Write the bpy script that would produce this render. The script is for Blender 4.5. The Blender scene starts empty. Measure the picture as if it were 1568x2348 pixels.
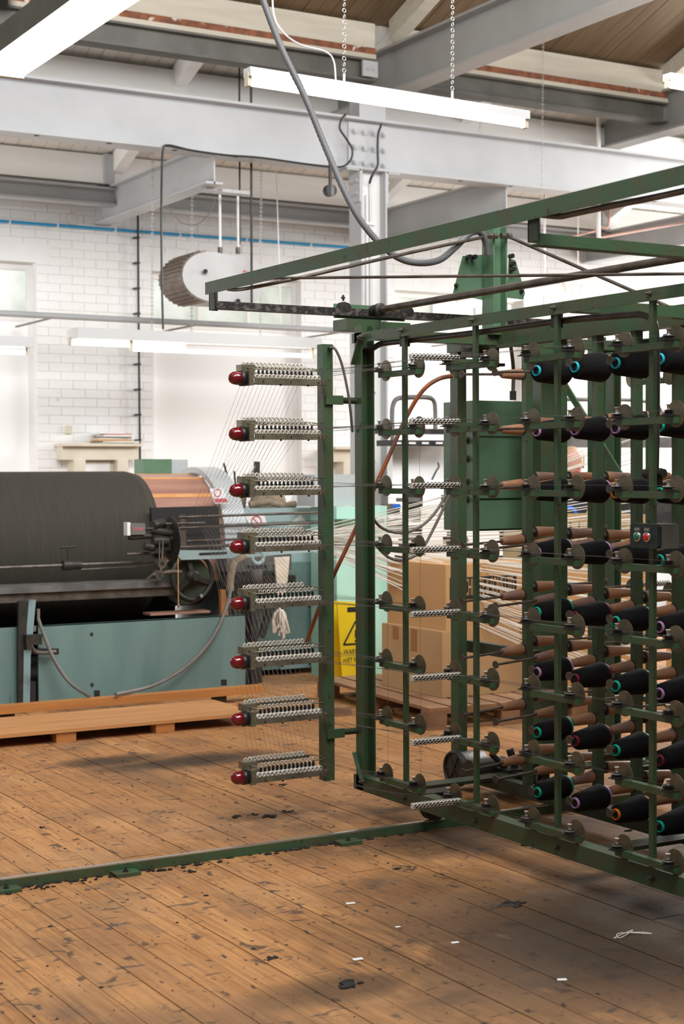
import bpy, math, random
from mathutils import Vector as V, Matrix
random.seed(7)
sc = bpy.context.scene
COL = sc.collection
# ---------------------------------------------------------------- camera
H = 1.68; FPX = 3645.0; CXP, CYP = 784.0, 1174.0
_ya, _pi, _ro = (math.radians(a) for a in (30.21, -1.414, -0.257))
FW = V((math.sin(_ya)*math.cos(_pi), math.cos(_ya)*math.cos(_pi), math.sin(_pi)))
_r = V((math.cos(_ya), -math.sin(_ya), 0)); _u = _r.cross(FW)
RT = _r*math.cos(_ro) + _u*math.sin(_ro); UP = _u*math.cos(_ro) - _r*math.sin(_ro)
CAM = V((0, 0, H))
cd = bpy.data.cameras.new('camera'); co = bpy.data.objects.new('camera', cd); COL.objects.link(co)
cd.sensor_fit = 'HORIZONTAL'; cd.sensor_width = 24.0; cd.lens = FPX/1568*24.0
cd.clip_start = .05; cd.clip_end = 100
m = Matrix((RT, UP, -FW)).transposed().to_4x4(); m.translation = CAM; co.matrix_world = m
cd.dof.use_dof = True; cd.dof.focus_distance = 7.4; cd.dof.aperture_fstop = 4.0
sc.camera = co
# ---------------------------------------------------------------- world, assumed daylight and fill lamps, exposure
w = bpy.data.worlds.new('world'); sc.world = w; w.use_nodes = True
w.node_tree.nodes['Background'].inputs[0].default_value = (.93, .97, 1, 1)
w.node_tree.nodes['Background'].inputs[1].default_value = .17
def area(name, loc, target, sx, sy, watts, col=(1, 1, 1)):
    l = bpy.data.lights.new(name, 'AREA'); l.shape = 'RECTANGLE'; l.size = sx; l.size_y = sy; l.energy = watts; l.color = col
    o = bpy.data.objects.new(name, l); COL.objects.link(o); o.location = loc
    o.rotation_euler = (V(target)-V(loc)).to_track_quat('-Z', 'Y').to_euler(); return o
# unseen area lamps standing in for roof daylight; no glazed openings are modelled
area('assumed_aisle_light', (14.6, 11.0, 4.6), (3.4, 6.7, .3), 4.0, 2.2, 800, (1, .99, .97))  # assumed key light over the right-hand aisle beyond the creel
area('added_near_overhead_light', (3.2, 3.0, 6.5), (2.4, 8.4, .4), 4.5, 3.0, 560, (.99, .99, 1))  # added overhead light above the near floor
# added unseen fill lamp, brightens the back wall and beams
area('back_wall_fill_light', (6.0, 7.2, 5.3), (6.0, 15.7, 2.4), 10, 1.7, 420, (.99, .995, 1))
# assumed daylight from the back bay's unseen right end window; the left lamp is added fill
area('assumed_end_window_light', (15.6, 14.4, 2.5), (8.0, 14.4, 3.9), 2.4, 3.0, 320, (1, .995, .98))
area('left_bay_fill_light', (0.9, 14.4, 2.5), (8.0, 14.4, 3.7), 2.4, 3.0, 150, (1, .995, .98))
vs = sc.view_settings; vs.view_transform = 'Standard'; vs.look = 'None'; vs.gamma = 1; vs.use_curve_mapping = False
vs.exposure = 0.0
# ---------------------------------------------------------------- photo pixel -> point on a known plane
def ray(x, y): return FW + RT*((x-CXP)/FPX) - UP*((y-CYP)/FPX)
def AX(x, y, X): d = ray(x, y); return CAM + d*(X/d.x)
def AY(x, y, Y): d = ray(x, y); return CAM + d*(Y/d.y)
def AZ(x, y, Z): d = ray(x, y); return CAM + d*((Z-H)/d.z)
# ---------------------------------------------------------------- objects
def tag(o, label=None, cat=None, group=None, kind=None):
    if label: o['label'] = label
    if cat: o['category'] = cat
    if group: o['group'] = group
    if kind: o['kind'] = kind
    return o
def thing(name, label=None, cat=None, loc=(0, 0, 0), group=None, kind=None):
    o = bpy.data.objects.new(name, None); COL.objects.link(o); o.location = loc; o.empty_display_size = .1
    return tag(o, label, cat, group, kind)
def par(o, parent):
    o.parent = parent
    if parent.type == 'EMPTY': o.matrix_parent_inverse = Matrix.Translation(-V(parent.location))
def inst(name, mesh, parent, loc, rot=None, scale=None, local=False):
    o = bpy.data.objects.new(name, mesh); COL.objects.link(o); o.location = loc
    if rot is not None: o.rotation_euler = rot
    if scale is not None: o.scale = scale
    if parent is not None:
        if local: o.parent = parent
        else: par(o, parent)
    return o
def basis(d):
    d = V(d).normalized(); a = V((0, 0, 1)) if abs(d.z) < .9 else V((1, 0, 0))
    u = d.cross(a).normalized(); return u, d.cross(u).normalized(), d
class MB:
    def __init__(s): s.v = []; s.f = []; s.s = []
    def add(s, vs_, fs, sm=False):
        n = len(s.v); s.v += [tuple(p) for p in vs_]
        for f in fs: s.f.append([i+n for i in f]); s.s.append(sm)
        return s
    def box(s, lo, hi):
        (a, b, c), (d, e, f) = lo, hi
        return s.add([(a,b,c),(d,b,c),(d,e,c),(a,e,c),(a,b,f),(d,b,f),(d,e,f),(a,e,f)], [(3,2,1,0),(4,5,6,7),(0,1,5,4),(1,2,6,5),(2,3,7,6),(3,0,4,7)])
    def hexa(s, p): return s.add(p, [(3,2,1,0),(4,5,6,7),(0,1,5,4),(1,2,6,5),(2,3,7,6),(3,0,4,7)])
    def obox(s, c, size, u=(1,0,0), v=(0,1,0), w_=None):
        c = V(c); u = V(u).normalized()*size[0]/2; v = V(v).normalized()*size[1]/2; w_ = (V(w_).normalized() if w_ else u.cross(v).normalized())*size[2]/2
        return s.hexa([c-u-v-w_, c+u-v-w_, c+u+v-w_, c-u+v-w_, c-u-v+w_, c+u-v+w_, c+u+v+w_, c-u+v+w_])
    def bar(s, p, q, a, b, up=(0,0,1)):
        p = V(p); q = V(q); d = q-p; u = V(up); side = d.cross(u).normalized(); u2 = side.cross(d).normalized()
        return s.obox((p+q)/2, (d.length, a, b), d, side, u2)
    def cyl(s, p, q, r, r2=None, n=12, caps=True, sm=True):
        p = V(p); q = V(q); r2 = r if r2 is None else r2; u, v, d = basis(q-p)
        A = [p+(u*math.cos(2*math.pi*i/n)+v*math.sin(2*math.pi*i/n))*r for i in range(n)]
        B = [q+(u*math.cos(2*math.pi*i/n)+v*math.sin(2*math.pi*i/n))*r2 for i in range(n)]
        s.add(A+B, [(i, (i+1)%n, n+(i+1)%n, n+i) for i in range(n)], sm)
        if caps: s.add(A, [list(range(n))[::-1]]); s.add(B, [list(range(n))])
        return s
    def lathe(s, p, d, prof, n=16, caps=True, sm=True):
        p = V(p); u, v, d = basis(d); R = []
        for t, r in prof: R += [p+d*t+(u*math.cos(2*math.pi*i/n)+v*math.sin(2*math.pi*i/n))*r for i in range(n)]
        k = len(prof)
        s.add(R, [(j*n+i, j*n+(i+1)%n, (j+1)*n+(i+1)%n, (j+1)*n+i) for j in range(k-1) for i in range(n)], sm)
        if caps:
            if prof[0][1] > 1e-4: s.add(R[:n], [list(range(n))[::-1]])
            if prof[-1][1] > 1e-4: s.add(R[-n:], [list(range(n))])
        return s
    def tube(s, pts, r, n=8, caps=True):
        pts = [V(p) for p in pts]; k = len(pts); R = []; u = None
        for i, p in enumerate(pts):
            d = (pts[min(i+1, k-1)]-pts[max(i-1, 0)]).normalized()
            u = basis(d)[0] if u is None else (u-d*u.dot(d)).normalized()
            v = d.cross(u); rr = r[i] if isinstance(r, (list, tuple)) else r
            R += [p+(u*math.cos(2*math.pi*j/n)+v*math.sin(2*math.pi*j/n))*rr for j in range(n)]
        s.add(R, [(i*n+j, i*n+(j+1)%n, (i+1)*n+(j+1)%n, (i+1)*n+j) for i in range(k-1) for j in range(n)], True)
        if caps: s.add(R[:n], [list(range(n))[::-1]]); s.add(R[-n:], [list(range(n))])
        return s
    def torus(s, c, d, R, r, n=14, k=6, arc=1.0, start=0):
        c = V(c); u, v, d = basis(d); P = []; full = arc >= .999; N = n if full else n+1
        for i in range(N):
            a = 2*math.pi*(start+arc*i/n); e = u*math.cos(a)+v*math.sin(a)
            P += [c+e*(R+r*math.cos(2*math.pi*j/k))+d*(r*math.sin(2*math.pi*j/k)) for j in range(k)]
        return s.add(P, [(i*k+j, ((i+1)%N)*k+j, ((i+1)%N)*k+(j+1)%k, i*k+(j+1)%k) for i in range(n) for j in range(k)], True)
    def prism(s, poly, o, u, v, w_):
        o = V(o); u = V(u); v = V(v); w_ = V(w_); n = len(poly)
        A = [o+u*a+v*b for a, b in poly]; B = [p+w_ for p in A]
        s.add(A+B, [(i, (i+1)%n, n+(i+1)%n, n+i) for i in range(n)]); s.add(A, [list(range(n))[::-1]]); return s.add(B, [list(range(n))])
    def ball(s, c, r, n=12, k=8, sq=(1,1,1)):
        c = V(c); P = []; F = []
        for j in range(1, k):
            t = math.pi*j/k
            P += [(c.x+sq[0]*r*math.sin(t)*math.cos(2*math.pi*i/n), c.y+sq[1]*r*math.sin(t)*math.sin(2*math.pi*i/n), c.z+sq[2]*r*math.cos(t)) for i in range(n)]
        P += [(c.x, c.y, c.z+sq[2]*r), (c.x, c.y, c.z-sq[2]*r)]; T = len(P)-2
        F = [(j*n+i, (j+1)*n+i, (j+1)*n+(i+1)%n, j*n+(i+1)%n) for j in range(k-2) for i in range(n)]
        F += [(T, i, (i+1)%n) for i in range(n)] + [(T+1, (k-2)*n+(i+1)%n, (k-2)*n+i) for i in range(n)]
        return s.add(P, F, True)
    def mesh(s, name, mt):
        me = bpy.data.meshes.new(name); me.from_pydata(s.v, [], s.f); me.polygons.foreach_set('use_smooth', s.s); me.materials.append(mt); me.update(); return me
    def ob(s, name, mt, parent=None, label=None):
        o = bpy.data.objects.new(name, s.mesh(name, mt)); COL.objects.link(o)
        if parent is not None: par(o, parent)
        if label: o['label'] = label
        return o
def spline(pts, n=8):
    pts = [V(p) for p in pts]; P = [pts[0]*2-pts[1]]+pts+[pts[-1]*2-pts[-2]]; out = []
    for i in range(1, len(P)-2):
        a, b, c, d = P[i-1:i+3]
        for j in range(n):
            t = j/n; out.append(.5*((2*b)+(c-a)*t+(2*a-5*b+4*c-d)*t*t+(3*b-a-3*c+d)*t**3))
    return out+[pts[-1]]
def text(name, s, size, o, u, v, mt, parent, ext=.0006, fit=None):
    c = bpy.data.curves.new(name, 'FONT'); c.body = s; c.size = size; c.extrude = ext; c.align_x = 'CENTER'; c.align_y = 'CENTER'
    t = bpy.data.objects.new(name, c); COL.objects.link(t); bpy.context.view_layer.update()
    me = bpy.data.meshes.new_from_object(t.evaluated_get(bpy.context.evaluated_depsgraph_get())); bpy.data.objects.remove(t)
    u = V(u).normalized(); v = V(v).normalized(); n = u.cross(v); me.materials.clear(); me.materials.append(mt)
    k = 1
    if fit:
        wd = max(p.co.x for p in me.vertices)-min(p.co.x for p in me.vertices); k = fit/wd
    for p in me.vertices: p.co = V(o)+u*(p.co.x*k)+v*p.co.y+n*p.co.z
    ob = bpy.data.objects.new(name, me); COL.objects.link(ob)
    if parent is not None: par(ob, parent)
    return ob
# ---------------------------------------------------------------- materials
def mat(name, c1, c2=None, scale=6., lo=.45, hi=.65, rough=.5, metal=0., bump=.0, bscale=60., detail=6., stretch=(1, 1, 1), c3=None, s3=30., t3=.68, emit=None, estr=0., pos=False, trans=0., spec=.5, rnd=0.):
    mt = bpy.data.materials.new(name); mt.use_nodes = True; nt = mt.node_tree; N = nt.nodes; L = nt.links
    b = N['Principled BSDF']; b.inputs['Base Color'].default_value = (*c1, 1); b.inputs['Roughness'].default_value = rough; b.inputs['Metallic'].default_value = metal
    b.inputs['Specular IOR Level'].default_value = spec; b.inputs['Transmission Weight'].default_value = trans
    if emit: b.inputs['Emission Color'].default_value = (*emit, 1); b.inputs['Emission Strength'].default_value = estr
    if c2 is None and bump == 0: return mt
    if pos: src = N.new('ShaderNodeNewGeometry').outputs['Position']
    else: src = N.new('ShaderNodeTexCoord').outputs['Object']
    mp = N.new('ShaderNodeMapping'); L.new(src, mp.inputs[0]); mp.inputs['Scale'].default_value = stretch
    if rnd:
        oi = N.new('ShaderNodeObjectInfo'); mu = N.new('ShaderNodeVectorMath'); mu.operation = 'SCALE'; mu.inputs[0].default_value = (rnd, rnd*.7, rnd*.3)
        L.new(oi.outputs['Random'], mu.inputs['Scale']); L.new(mu.outputs[0], mp.inputs['Location'])
    def noise(sc_, dt):
        n = N.new('ShaderNodeTexNoise'); n.inputs['Scale'].default_value = sc_; n.inputs['Detail'].default_value = dt; L.new(mp.outputs[0], n.inputs['Vector']); return n.outputs[0]
    def ramp(f, a, b_):
        r = N.new('ShaderNodeMapRange'); r.inputs[1].default_value = a; r.inputs[2].default_value = b_; L.new(f, r.inputs[0]); return r.outputs[0]
    def mix(f, A, B):
        mx = N.new('ShaderNodeMix'); mx.data_type = 'RGBA'; L.new(f, mx.inputs[0])
        for s_, q in ((6, A), (7, B)):
            if isinstance(q, tuple): mx.inputs[s_].default_value = (*q, 1)
            else: L.new(q, mx.inputs[s_])
        return mx.outputs[2]
    if c2 is not None:
        col = mix(ramp(noise(scale, detail), lo, hi), c1, c2)
        if c3 is not None: col = mix(ramp(noise(s3, 4), t3, t3+.06), col, c3)
        L.new(col, b.inputs['Base Color'])
    if bump:
        bp = N.new('ShaderNodeBump'); bp.inputs['Strength'].default_value = bump; bp.inputs['Distance'].default_value = .01; L.new(noise(bscale, 4), bp.inputs['Height']); L.new(bp.outputs[0], b.inputs['Normal'])
    return mt
M = {}
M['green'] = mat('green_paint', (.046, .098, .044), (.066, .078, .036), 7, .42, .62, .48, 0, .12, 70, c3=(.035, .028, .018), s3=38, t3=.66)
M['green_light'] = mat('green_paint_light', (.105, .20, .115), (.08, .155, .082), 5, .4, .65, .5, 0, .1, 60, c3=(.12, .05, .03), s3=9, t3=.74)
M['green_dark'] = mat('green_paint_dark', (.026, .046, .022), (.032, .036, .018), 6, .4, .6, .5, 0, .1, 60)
M['greasy'] = mat('greasy_steel', (.03, .024, .02), (.13, .105, .095), 34, .5, .62, .55, .3, .5, 90)
M['steel'] = mat('worn_steel', (.20, .18, .155), (.10, .09, .078), 12, .4, .65, .42, .7, .05, 80)
M['steel_br'] = mat('brownish_steel', (.16, .135, .11), (.09, .07, .055), 10, .4, .65, .45, .55, .05, 80)
M['chrome'] = mat('bright_steel', (.62, .61, .58), rough=.25, metal=.9)
M['brass'] = mat('dull_brass', (.25, .22, .15), (.15, .13, .085), 18, .4, .65, .42, .6, .06, 70)
M['bronze'] = mat('bronze_disc', (.19, .158, .10), (.13, .108, .068), 16, .4, .65, .42, .5, .05, 60, rnd=9)
M['black'] = mat('black_plastic', (.012, .012, .012), rough=.4)
M['iron'] = mat('dark_iron', (.03, .028, .025), (.055, .048, .04), 14, .4, .65, .5, .4, .1, 60)
M['rubber'] = mat('rubber_hose', (.028, .027, .026), (.045, .042, .038), 20, .4, .6, .55)
M['porcelain'] = mat('porcelain', (.66, .61, .53), (.5, .45, .38), 60, .45, .65, .3)
M['cream_wire'] = mat('nickel_eyelet', (.58, .53, .45), (.4, .36, .3), 60, .45, .65, .35, .2)
M['red_glass'] = mat('red_lamp_glass', (.17, .003, .006), (.10, .002, .004), 14, .4, .6, .08, 0, 0, spec=.8)
M['yarn'] = mat('black_yarn', (.0045, .0045, .0045), (.009, .0085, .0085), 7, .4, .7, .85, 0, .35, 55, stretch=(9, 9, 30), spec=.2)
RING = {'cyan': (.02, .42, .52), 'teal': (.004, .40, .27), 'lavender': (.50, .26, .52), 'crimson': (.20, .012, .035), 'orange': (.75, .16, .012)}
for k, c in RING.items(): M['ring_'+k] = mat(k+'_plastic', c, rough=.6, spec=.2)
M['woodcore'] = mat('wooden_core', (.42, .205, .105), (.30, .145, .078), 9, .35, .7, .5, 0, .08, 40, stretch=(1, 1, 1), rnd=13, c3=(.27, .155, .12), s3=5, t3=.52)
M['white'] = mat('white_paint', (.80, .79, .77), (.74, .725, .70), 3, .4, .7, .6, 0, .05, 30)
M['wallpaint'] = mat('painted_brick', (.825, .82, .808), (.78, .768, .748), 2.2, .42, .75, .65, 0, .12, 35, c3=(.55, .50, .44), s3=5.5, t3=.73, pos=True)
M['mortar'] = mat('painted_mortar', (.765, .755, .735), (.70, .68, .65), 3, .4, .7, .8)
M['panel'] = mat('white_panel', (.90, .895, .88), rough=.5)
M['greysteel'] = mat('grey_painted_steel', (.44, .445, .45), (.385, .39, .395), 2.2, .35, .7, .42, 0, .06, 25, c3=(.24, .22, .19), s3=11, t3=.76)
M['greysteel_shaded'] = mat('shaded_grey_painted_steel', (.285, .28, .265), (.245, .24, .225), 2.2, .35, .7, .45, 0, .06, 25, c3=(.17, .155, .13), s3=11, t3=.76)  # steelwork grey darkened, shade of the cross beams put into the colour
M['greyjoist'] = mat('dark_grey_joist', (.115, .112, .095), (.075, .07, .057), 3, .35, .65, .5, 0, .06, 25, c3=(.30, .28, .22), s3=5, t3=.72)
M['timber_w'] = mat('white_timber', (.80, .79, .77), (.75, .74, .71), 3, .4, .7, .6, 0, .05, 40, stretch=(.4, 4, 4))
M['timber_b'] = mat('limewashed_timber', (.50, .455, .37), (.43, .385, .305), 3, .35, .7, .65, 0, .08, 40, stretch=(.5, 5, 5), c3=(.33, .27, .2), s3=7, t3=.74)
M['rust'] = mat('rusty_edge', (.24, .085, .038), (.13, .05, .028), 12, .4, .62, .85, 0, .5, 40, c3=(.55, .47, .38), s3=9, t3=.64)
M['board_w'] = mat('white_roof_board', (.74, .71, .655), (.69, .655, .60), 2, .4, .7, .6, rnd=30)
M['board_b'] = mat('brown_roof_board', (.15, .098, .05), (.105, .068, .034), 3.5, .35, .7, .65, 0, .06, 40, stretch=(6, .6, .6), rnd=30, c3=(.05, .033, .02), s3=5, t3=.74)
M['teal'] = mat('teal_enamel', (.155, .245, .225), (.13, .21, .195), 2.2, .4, .65, .38, 0, .05, 20, stretch=(3, 3, .6), c3=(.075, .10, .095), s3=7, t3=.70)
M['paleteal'] = mat('pale_teal_enamel', (.36, .46, .46), (.30, .40, .40), 4, .4, .65, .4)
M['greyteal'] = mat('stained_grey_teal', (.21, .31, .31), (.14, .175, .175), 2.4, .50, .60, .45)
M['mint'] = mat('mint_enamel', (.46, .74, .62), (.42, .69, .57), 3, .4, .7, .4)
M['mint_shaded'] = mat('mint_enamel_shaded', (.42, .69, .57), (.38, .64, .52), 3, .4, .7, .4)  # shade of the cabinet's side put into the enamel colour
M['warp'] = mat('wound_warp', (.058, .053, .040), (.040, .037, .029), 9, .3, .7, .8, 0, .15, 120, stretch=(30, .5, .5), spec=.15)
M['copper'] = mat('varnished_slat', (.44, .24, .17), (.33, .16, .12), 2.2, .35, .65, .35, .05, .05, 20, stretch=(.5, 5, 5))
M['copper_e'] = mat('bare_slat_edge', (.66, .33, .13), (.55, .25, .09), 6, .4, .65, .45)
M['guard'] = mat('grey_guard', (.50, .52, .52), (.43, .45, .45), 4, .4, .7, .35, .1)
M['plank_o'] = mat('orange_planed_timber', (.50, .205, .052), (.40, .15, .04), 2.5, .35, .7, .5, 0, .06, 30, stretch=(.6, 7, 7), c3=(.13, .055, .025), s3=5, t3=.73)
M['ply'] = mat('worn_plywood', (.56, .265, .095), (.44, .195, .068), 2.2, .35, .68, .55, 0, .06, 30, stretch=(.6, 6, 6), c3=(.12, .055, .03), s3=6, t3=.71)
M['pallet'] = mat('pallet_wood', (.36, .19, .095), (.21, .115, .062), 4, .35, .68, .7, 0, .15, 40, rnd=11, c3=(.085, .05, .033), s3=9, t3=.68)
M['carton'] = mat('brown_card', (.55, .315, .13), (.50, .275, .11), 2.5, .4, .7, .7, 0, .04, 30)
M['carton2'] = mat('pale_brown_card', (.50, .31, .15), (.46, .275, .125), 2.5, .4, .7, .7, 0, .04, 30)
M['tape'] = mat('brown_tape', (.36, .165, .055), rough=.25)
M['ink'] = mat('black_ink', (.014, .013, .012), rough=.7)
M['yellow'] = mat('yellow_plastic', (.85, .62, .02), (.80, .56, .018), 5, .4, .7, .4)
M['whiteyarn'] = mat('white_yarn', (.80, .77, .70), rough=.85)
M['darkthread'] = mat('dark_thread', (.10, .085, .075), rough=.8)
M['lint'] = mat('dark_lint', (.010, .009, .008), (.022, .02, .018), 30, .4, .6, .95)
M['paper'] = mat('paper_scrap', (.74, .71, .66), rough=.8)
M['cable'] = mat('grey_cable', (.17, .155, .135), (.13, .118, .1), 12, .4, .6, .5)
M['conduit'] = mat('dark_conduit', (.055, .046, .04), (.085, .072, .062), 12, .4, .65, .4, .4)
M['orangecable'] = mat('rust_orange_cable', (.34, .085, .022), (.16, .065, .035), 9, .42, .6, .5)
M['blue'] = mat('blue_pipe', (.015, .27, .52), rough=.4)
M['bluep'] = mat('blue_plastic', (.008, .14, .62), rough=.35)
M['cloth'] = mat('cream_cloth', (.68, .60, .49), (.6, .52, .41), 14, .4, .7, .9, 0, .2, 60)
M['tube'] = mat('lit_fluorescent_tube', (1, 1, 1), emit=(1, .985, .95), estr=7)
M['tube_bg'] = mat('lit_tube_far', (1, 1, 1), emit=(1, .99, .96), estr=6)
M['fixture'] = mat('white_enamel_fixture', (.66, .66, .65), rough=.35)
M['chain'] = mat('pale_chain', (.52, .51, .48), rough=.4, metal=.3)
M['reflector'] = mat('olive_grey_reflector', (.30, .30, .225), (.25, .25, .18), 5, .4, .65, .5)
M['hose'] = mat('grey_corrugated_plastic', (.15, .15, .152), rough=.5)
M['cap'] = mat('cream_lampholder', (.62, .56, .44), rough=.5)
M['glass'] = mat('frosted_window_glass', (.58, .60, .56), (.36, .41, .34), 2.6, .42, .66, .15, emit=(.80, .84, .78), estr=.32)
M['stone'] = mat('cream_stone', (.64, .585, .48), (.57, .51, .41), 4, .4, .7, .7, 0, .1, 30)
M['sticker'] = mat('white_sticker', (.80, .77, .75), rough=.45)
M['pink'] = mat('red_print', (.60, .12, .14), rough=.5)
M['skin'] = mat('skin', (.62, .36, .27), (.57, .31, .23), 8, .4, .7, .5)
M['hair'] = mat('blond_hair', (.52, .36, .20), (.36, .23, .12), 40, .4, .65, .55, stretch=(3, 3, .6))
M['dress'] = mat('navy_clothing', (.018, .022, .03), rough=.85)
M['crate'] = mat('tan_plastic_crate', (.46, .33, .18), (.40, .28, .15), 5, .4, .7, .5)
M['heater'] = mat('heater_enamel', (.56, .56, .555), (.50, .50, .49), 3, .4, .7, .45)
M['grille'] = mat('heater_grille', (.22, .17, .14), (.15, .12, .10), 12, .4, .65, .5, .3)
M['sack'] = mat('hessian', (.26, .20, .13), (.17, .13, .09), 20, .4, .65, .9, 0, .3, 60)
M['redbtn'] = mat('red_button', (.62, .015, .012), rough=.3)
M['greenbtn'] = mat('green_button', (.01, .16, .075), rough=.3)
M['boxgrey'] = mat('grey_box_side', (.105, .10, .085), (.08, .075, .065), 10, .4, .65, .5)
M['boxface'] = mat('dark_box_face', (.018, .026, .024), rough=.35)
M['darkmach'] = mat('dark_machine', (.05, .05, .048), (.02, .02, .02), 7, .4, .6, .5, .2, .1, 40)
M['midmach'] = mat('grey_machine', (.17, .165, .155), (.11, .105, .1), 7, .4, .6, .5, .2)
# floor boards: grain along Y, each board its own tone, worn spots and grey grime
def floor_mat():
    mt = bpy.data.materials.new('floor_board'); mt.use_nodes = True; nt = mt.node_tree; N = nt.nodes; L = nt.links; b = N['Principled BSDF']
    g = N.new('ShaderNodeNewGeometry').outputs['Position']; oi = N.new('ShaderNodeObjectInfo').outputs['Random']
    def mp(sc_, off=True):
        m_ = N.new('ShaderNodeMapping'); L.new(g, m_.inputs[0]); m_.inputs['Scale'].default_value = sc_
        if off:
            mu = N.new('ShaderNodeVectorMath'); mu.operation = 'SCALE'; mu.inputs[0].default_value = (37, 53, 0); L.new(oi, mu.inputs['Scale']); L.new(mu.outputs[0], m_.inputs['Location'])
        return m_.outputs[0]
    def nz(v, s, d=5, ds=0.):
        n = N.new('ShaderNodeTexNoise'); n.inputs['Scale'].default_value = s; n.inputs['Detail'].default_value = d; n.inputs['Distortion'].default_value = ds; L.new(v, n.inputs['Vector']); return n.outputs[0]
    def rg(f, a, c, x=0., y=1.):
        r = N.new('ShaderNodeMapRange'); L.new(f, r.inputs[0])
        for i, q in ((1, a), (2, c), (3, x), (4, y)): r.inputs[i].default_value = q
        return r.outputs[0]
    def mix(f, A, B, bt='MIX'):
        mx = N.new('ShaderNodeMix'); mx.data_type = 'RGBA'; mx.blend_type = bt
        if isinstance(f, float): mx.inputs[0].default_value = f
        else: L.new(f, mx.inputs[0])
        for s_, q in ((6, A), (7, B)):
            if isinstance(q, tuple): mx.inputs[s_].default_value = (*q, 1)
            else: L.new(q, mx.inputs[s_])
        return mx.outputs[2]
    c = mix(oi, (.58, .29, .108), (.42, .198, .072))
    c = mix(rg(nz(mp((26, 1.1, 1)), 2.2, 6, .6), .38, .70, 0, .8), c, (.27, .11, .042))
    c = mix(rg(nz(mp((60, 2.5, 1)), 3, 3), .55, .75, 0, .55), c, (.53, .28, .125))
    c = mix(rg(nz(mp((1, 1, 1), False), 1.1, 5), .50, .72, 0, .6), c, (.50, .275, .13))       # pale worn places
    grime = rg(nz(mp((1.0, 1.0, 1), False), .75, 7, .4), .52, .70, 0, .65)
    c = mix(grime, c, (.085, .062, .048))
    c = mix(rg(nz(mp((4.2, 3.6, 1)), 2.6, 4, .7), .625, .68, 0, .8), c, (.07, .05, .038))        # knots and marks
    c = mix(rg(nz(mp((5, 14, 1), False), 1.6, 4, .9), .635, .69, 0, .75), c, (.075, .062, .052))   # smears across the boards
    c = mix(rg(nz(mp((1, 1, 1), False), 2.3, 6, .6), .60, .72, 0, .55), c, (.11, .085, .066))
    c = mix(rg(nz(mp((16, 6, 1)), 2.4, 3, .3), .655, .70, 0, .9), c, (.045, .036, .03))
    c = mix(rg(nz(mp((9, 16, 1), False), 1.9, 3, 1.2), .69, .72, 0, .8), c, (.055, .05, .044))
    sep = N.new('ShaderNodeSeparateXYZ'); L.new(g, sep.inputs[0])
    def mth(op, A, B):
        q = N.new('ShaderNodeMath'); q.operation = op
        for i_, z_ in ((0, A), (1, B)):
            if isinstance(z_, (int, float)): q.inputs[i_].default_value = z_
            else: L.new(z_, q.inputs[i_])
        return q.outputs[0]
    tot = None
    for bx, by, rx, ry, st in ((3.85, 4.4, 1.15, .95, 1.), (3.6, 5.2, .6, .45, .6), (4.15, 6.05, .8, .34, .65), (3.75, 6.75, .6, .36, .45), (3.9, 8.45, .55, .20, .95), (3.5, 8.7, .35, .16, .9), (2.62, 4.45, .35, .16, .8)):   # oil and dust stains; the first also paints in the creel's shade
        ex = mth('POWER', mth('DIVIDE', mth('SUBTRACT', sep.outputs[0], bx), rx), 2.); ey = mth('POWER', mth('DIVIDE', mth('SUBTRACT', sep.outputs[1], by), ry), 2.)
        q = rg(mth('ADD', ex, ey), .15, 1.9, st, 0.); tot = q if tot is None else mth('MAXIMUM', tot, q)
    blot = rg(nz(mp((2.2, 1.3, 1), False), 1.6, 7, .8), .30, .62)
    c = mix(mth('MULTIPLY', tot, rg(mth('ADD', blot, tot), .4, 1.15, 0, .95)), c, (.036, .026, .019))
    L.new(c, b.inputs['Base Color']); L.new(rg(nz(mp((3, 3, 1), False), 3, 4), .3, .7, .52, .72), b.inputs['Roughness']); b.inputs['Specular IOR Level'].default_value = .22
    bp = N.new('ShaderNodeBump'); bp.inputs['Strength'].default_value = .25; bp.inputs['Distance'].default_value = .004; L.new(nz(mp((30, 2, 1)), 4, 4), bp.inputs['Height']); L.new(bp.outputs[0], b.inputs['Normal'])
    return mt
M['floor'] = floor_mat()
# ================================================================ THE SETTING
# floor: boards along Y, one object each
fl = thing('floor', kind='structure'); fl['label'] = 'worn orange brown wooden floorboards with dark grime'
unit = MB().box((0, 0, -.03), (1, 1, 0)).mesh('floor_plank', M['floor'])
BW = .1478; x = -1.2; i = 0
while x < 13.2:
    y = 1.2-random.uniform(0, 2.4); Ls = []
    while y < 15.7:
        L_ = random.uniform(4.6, 7.2); y2 = min(y+L_, 15.75)
        if 15.75-y2 < 1.2: y2 = 15.75
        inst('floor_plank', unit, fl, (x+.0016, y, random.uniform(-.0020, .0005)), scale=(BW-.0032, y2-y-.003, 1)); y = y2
    x += BW
MB().box((-1.3, -1.3, -.12), (13.3, 15.8, -.032)).ob('subfloor', M['ink'], fl)
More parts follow.
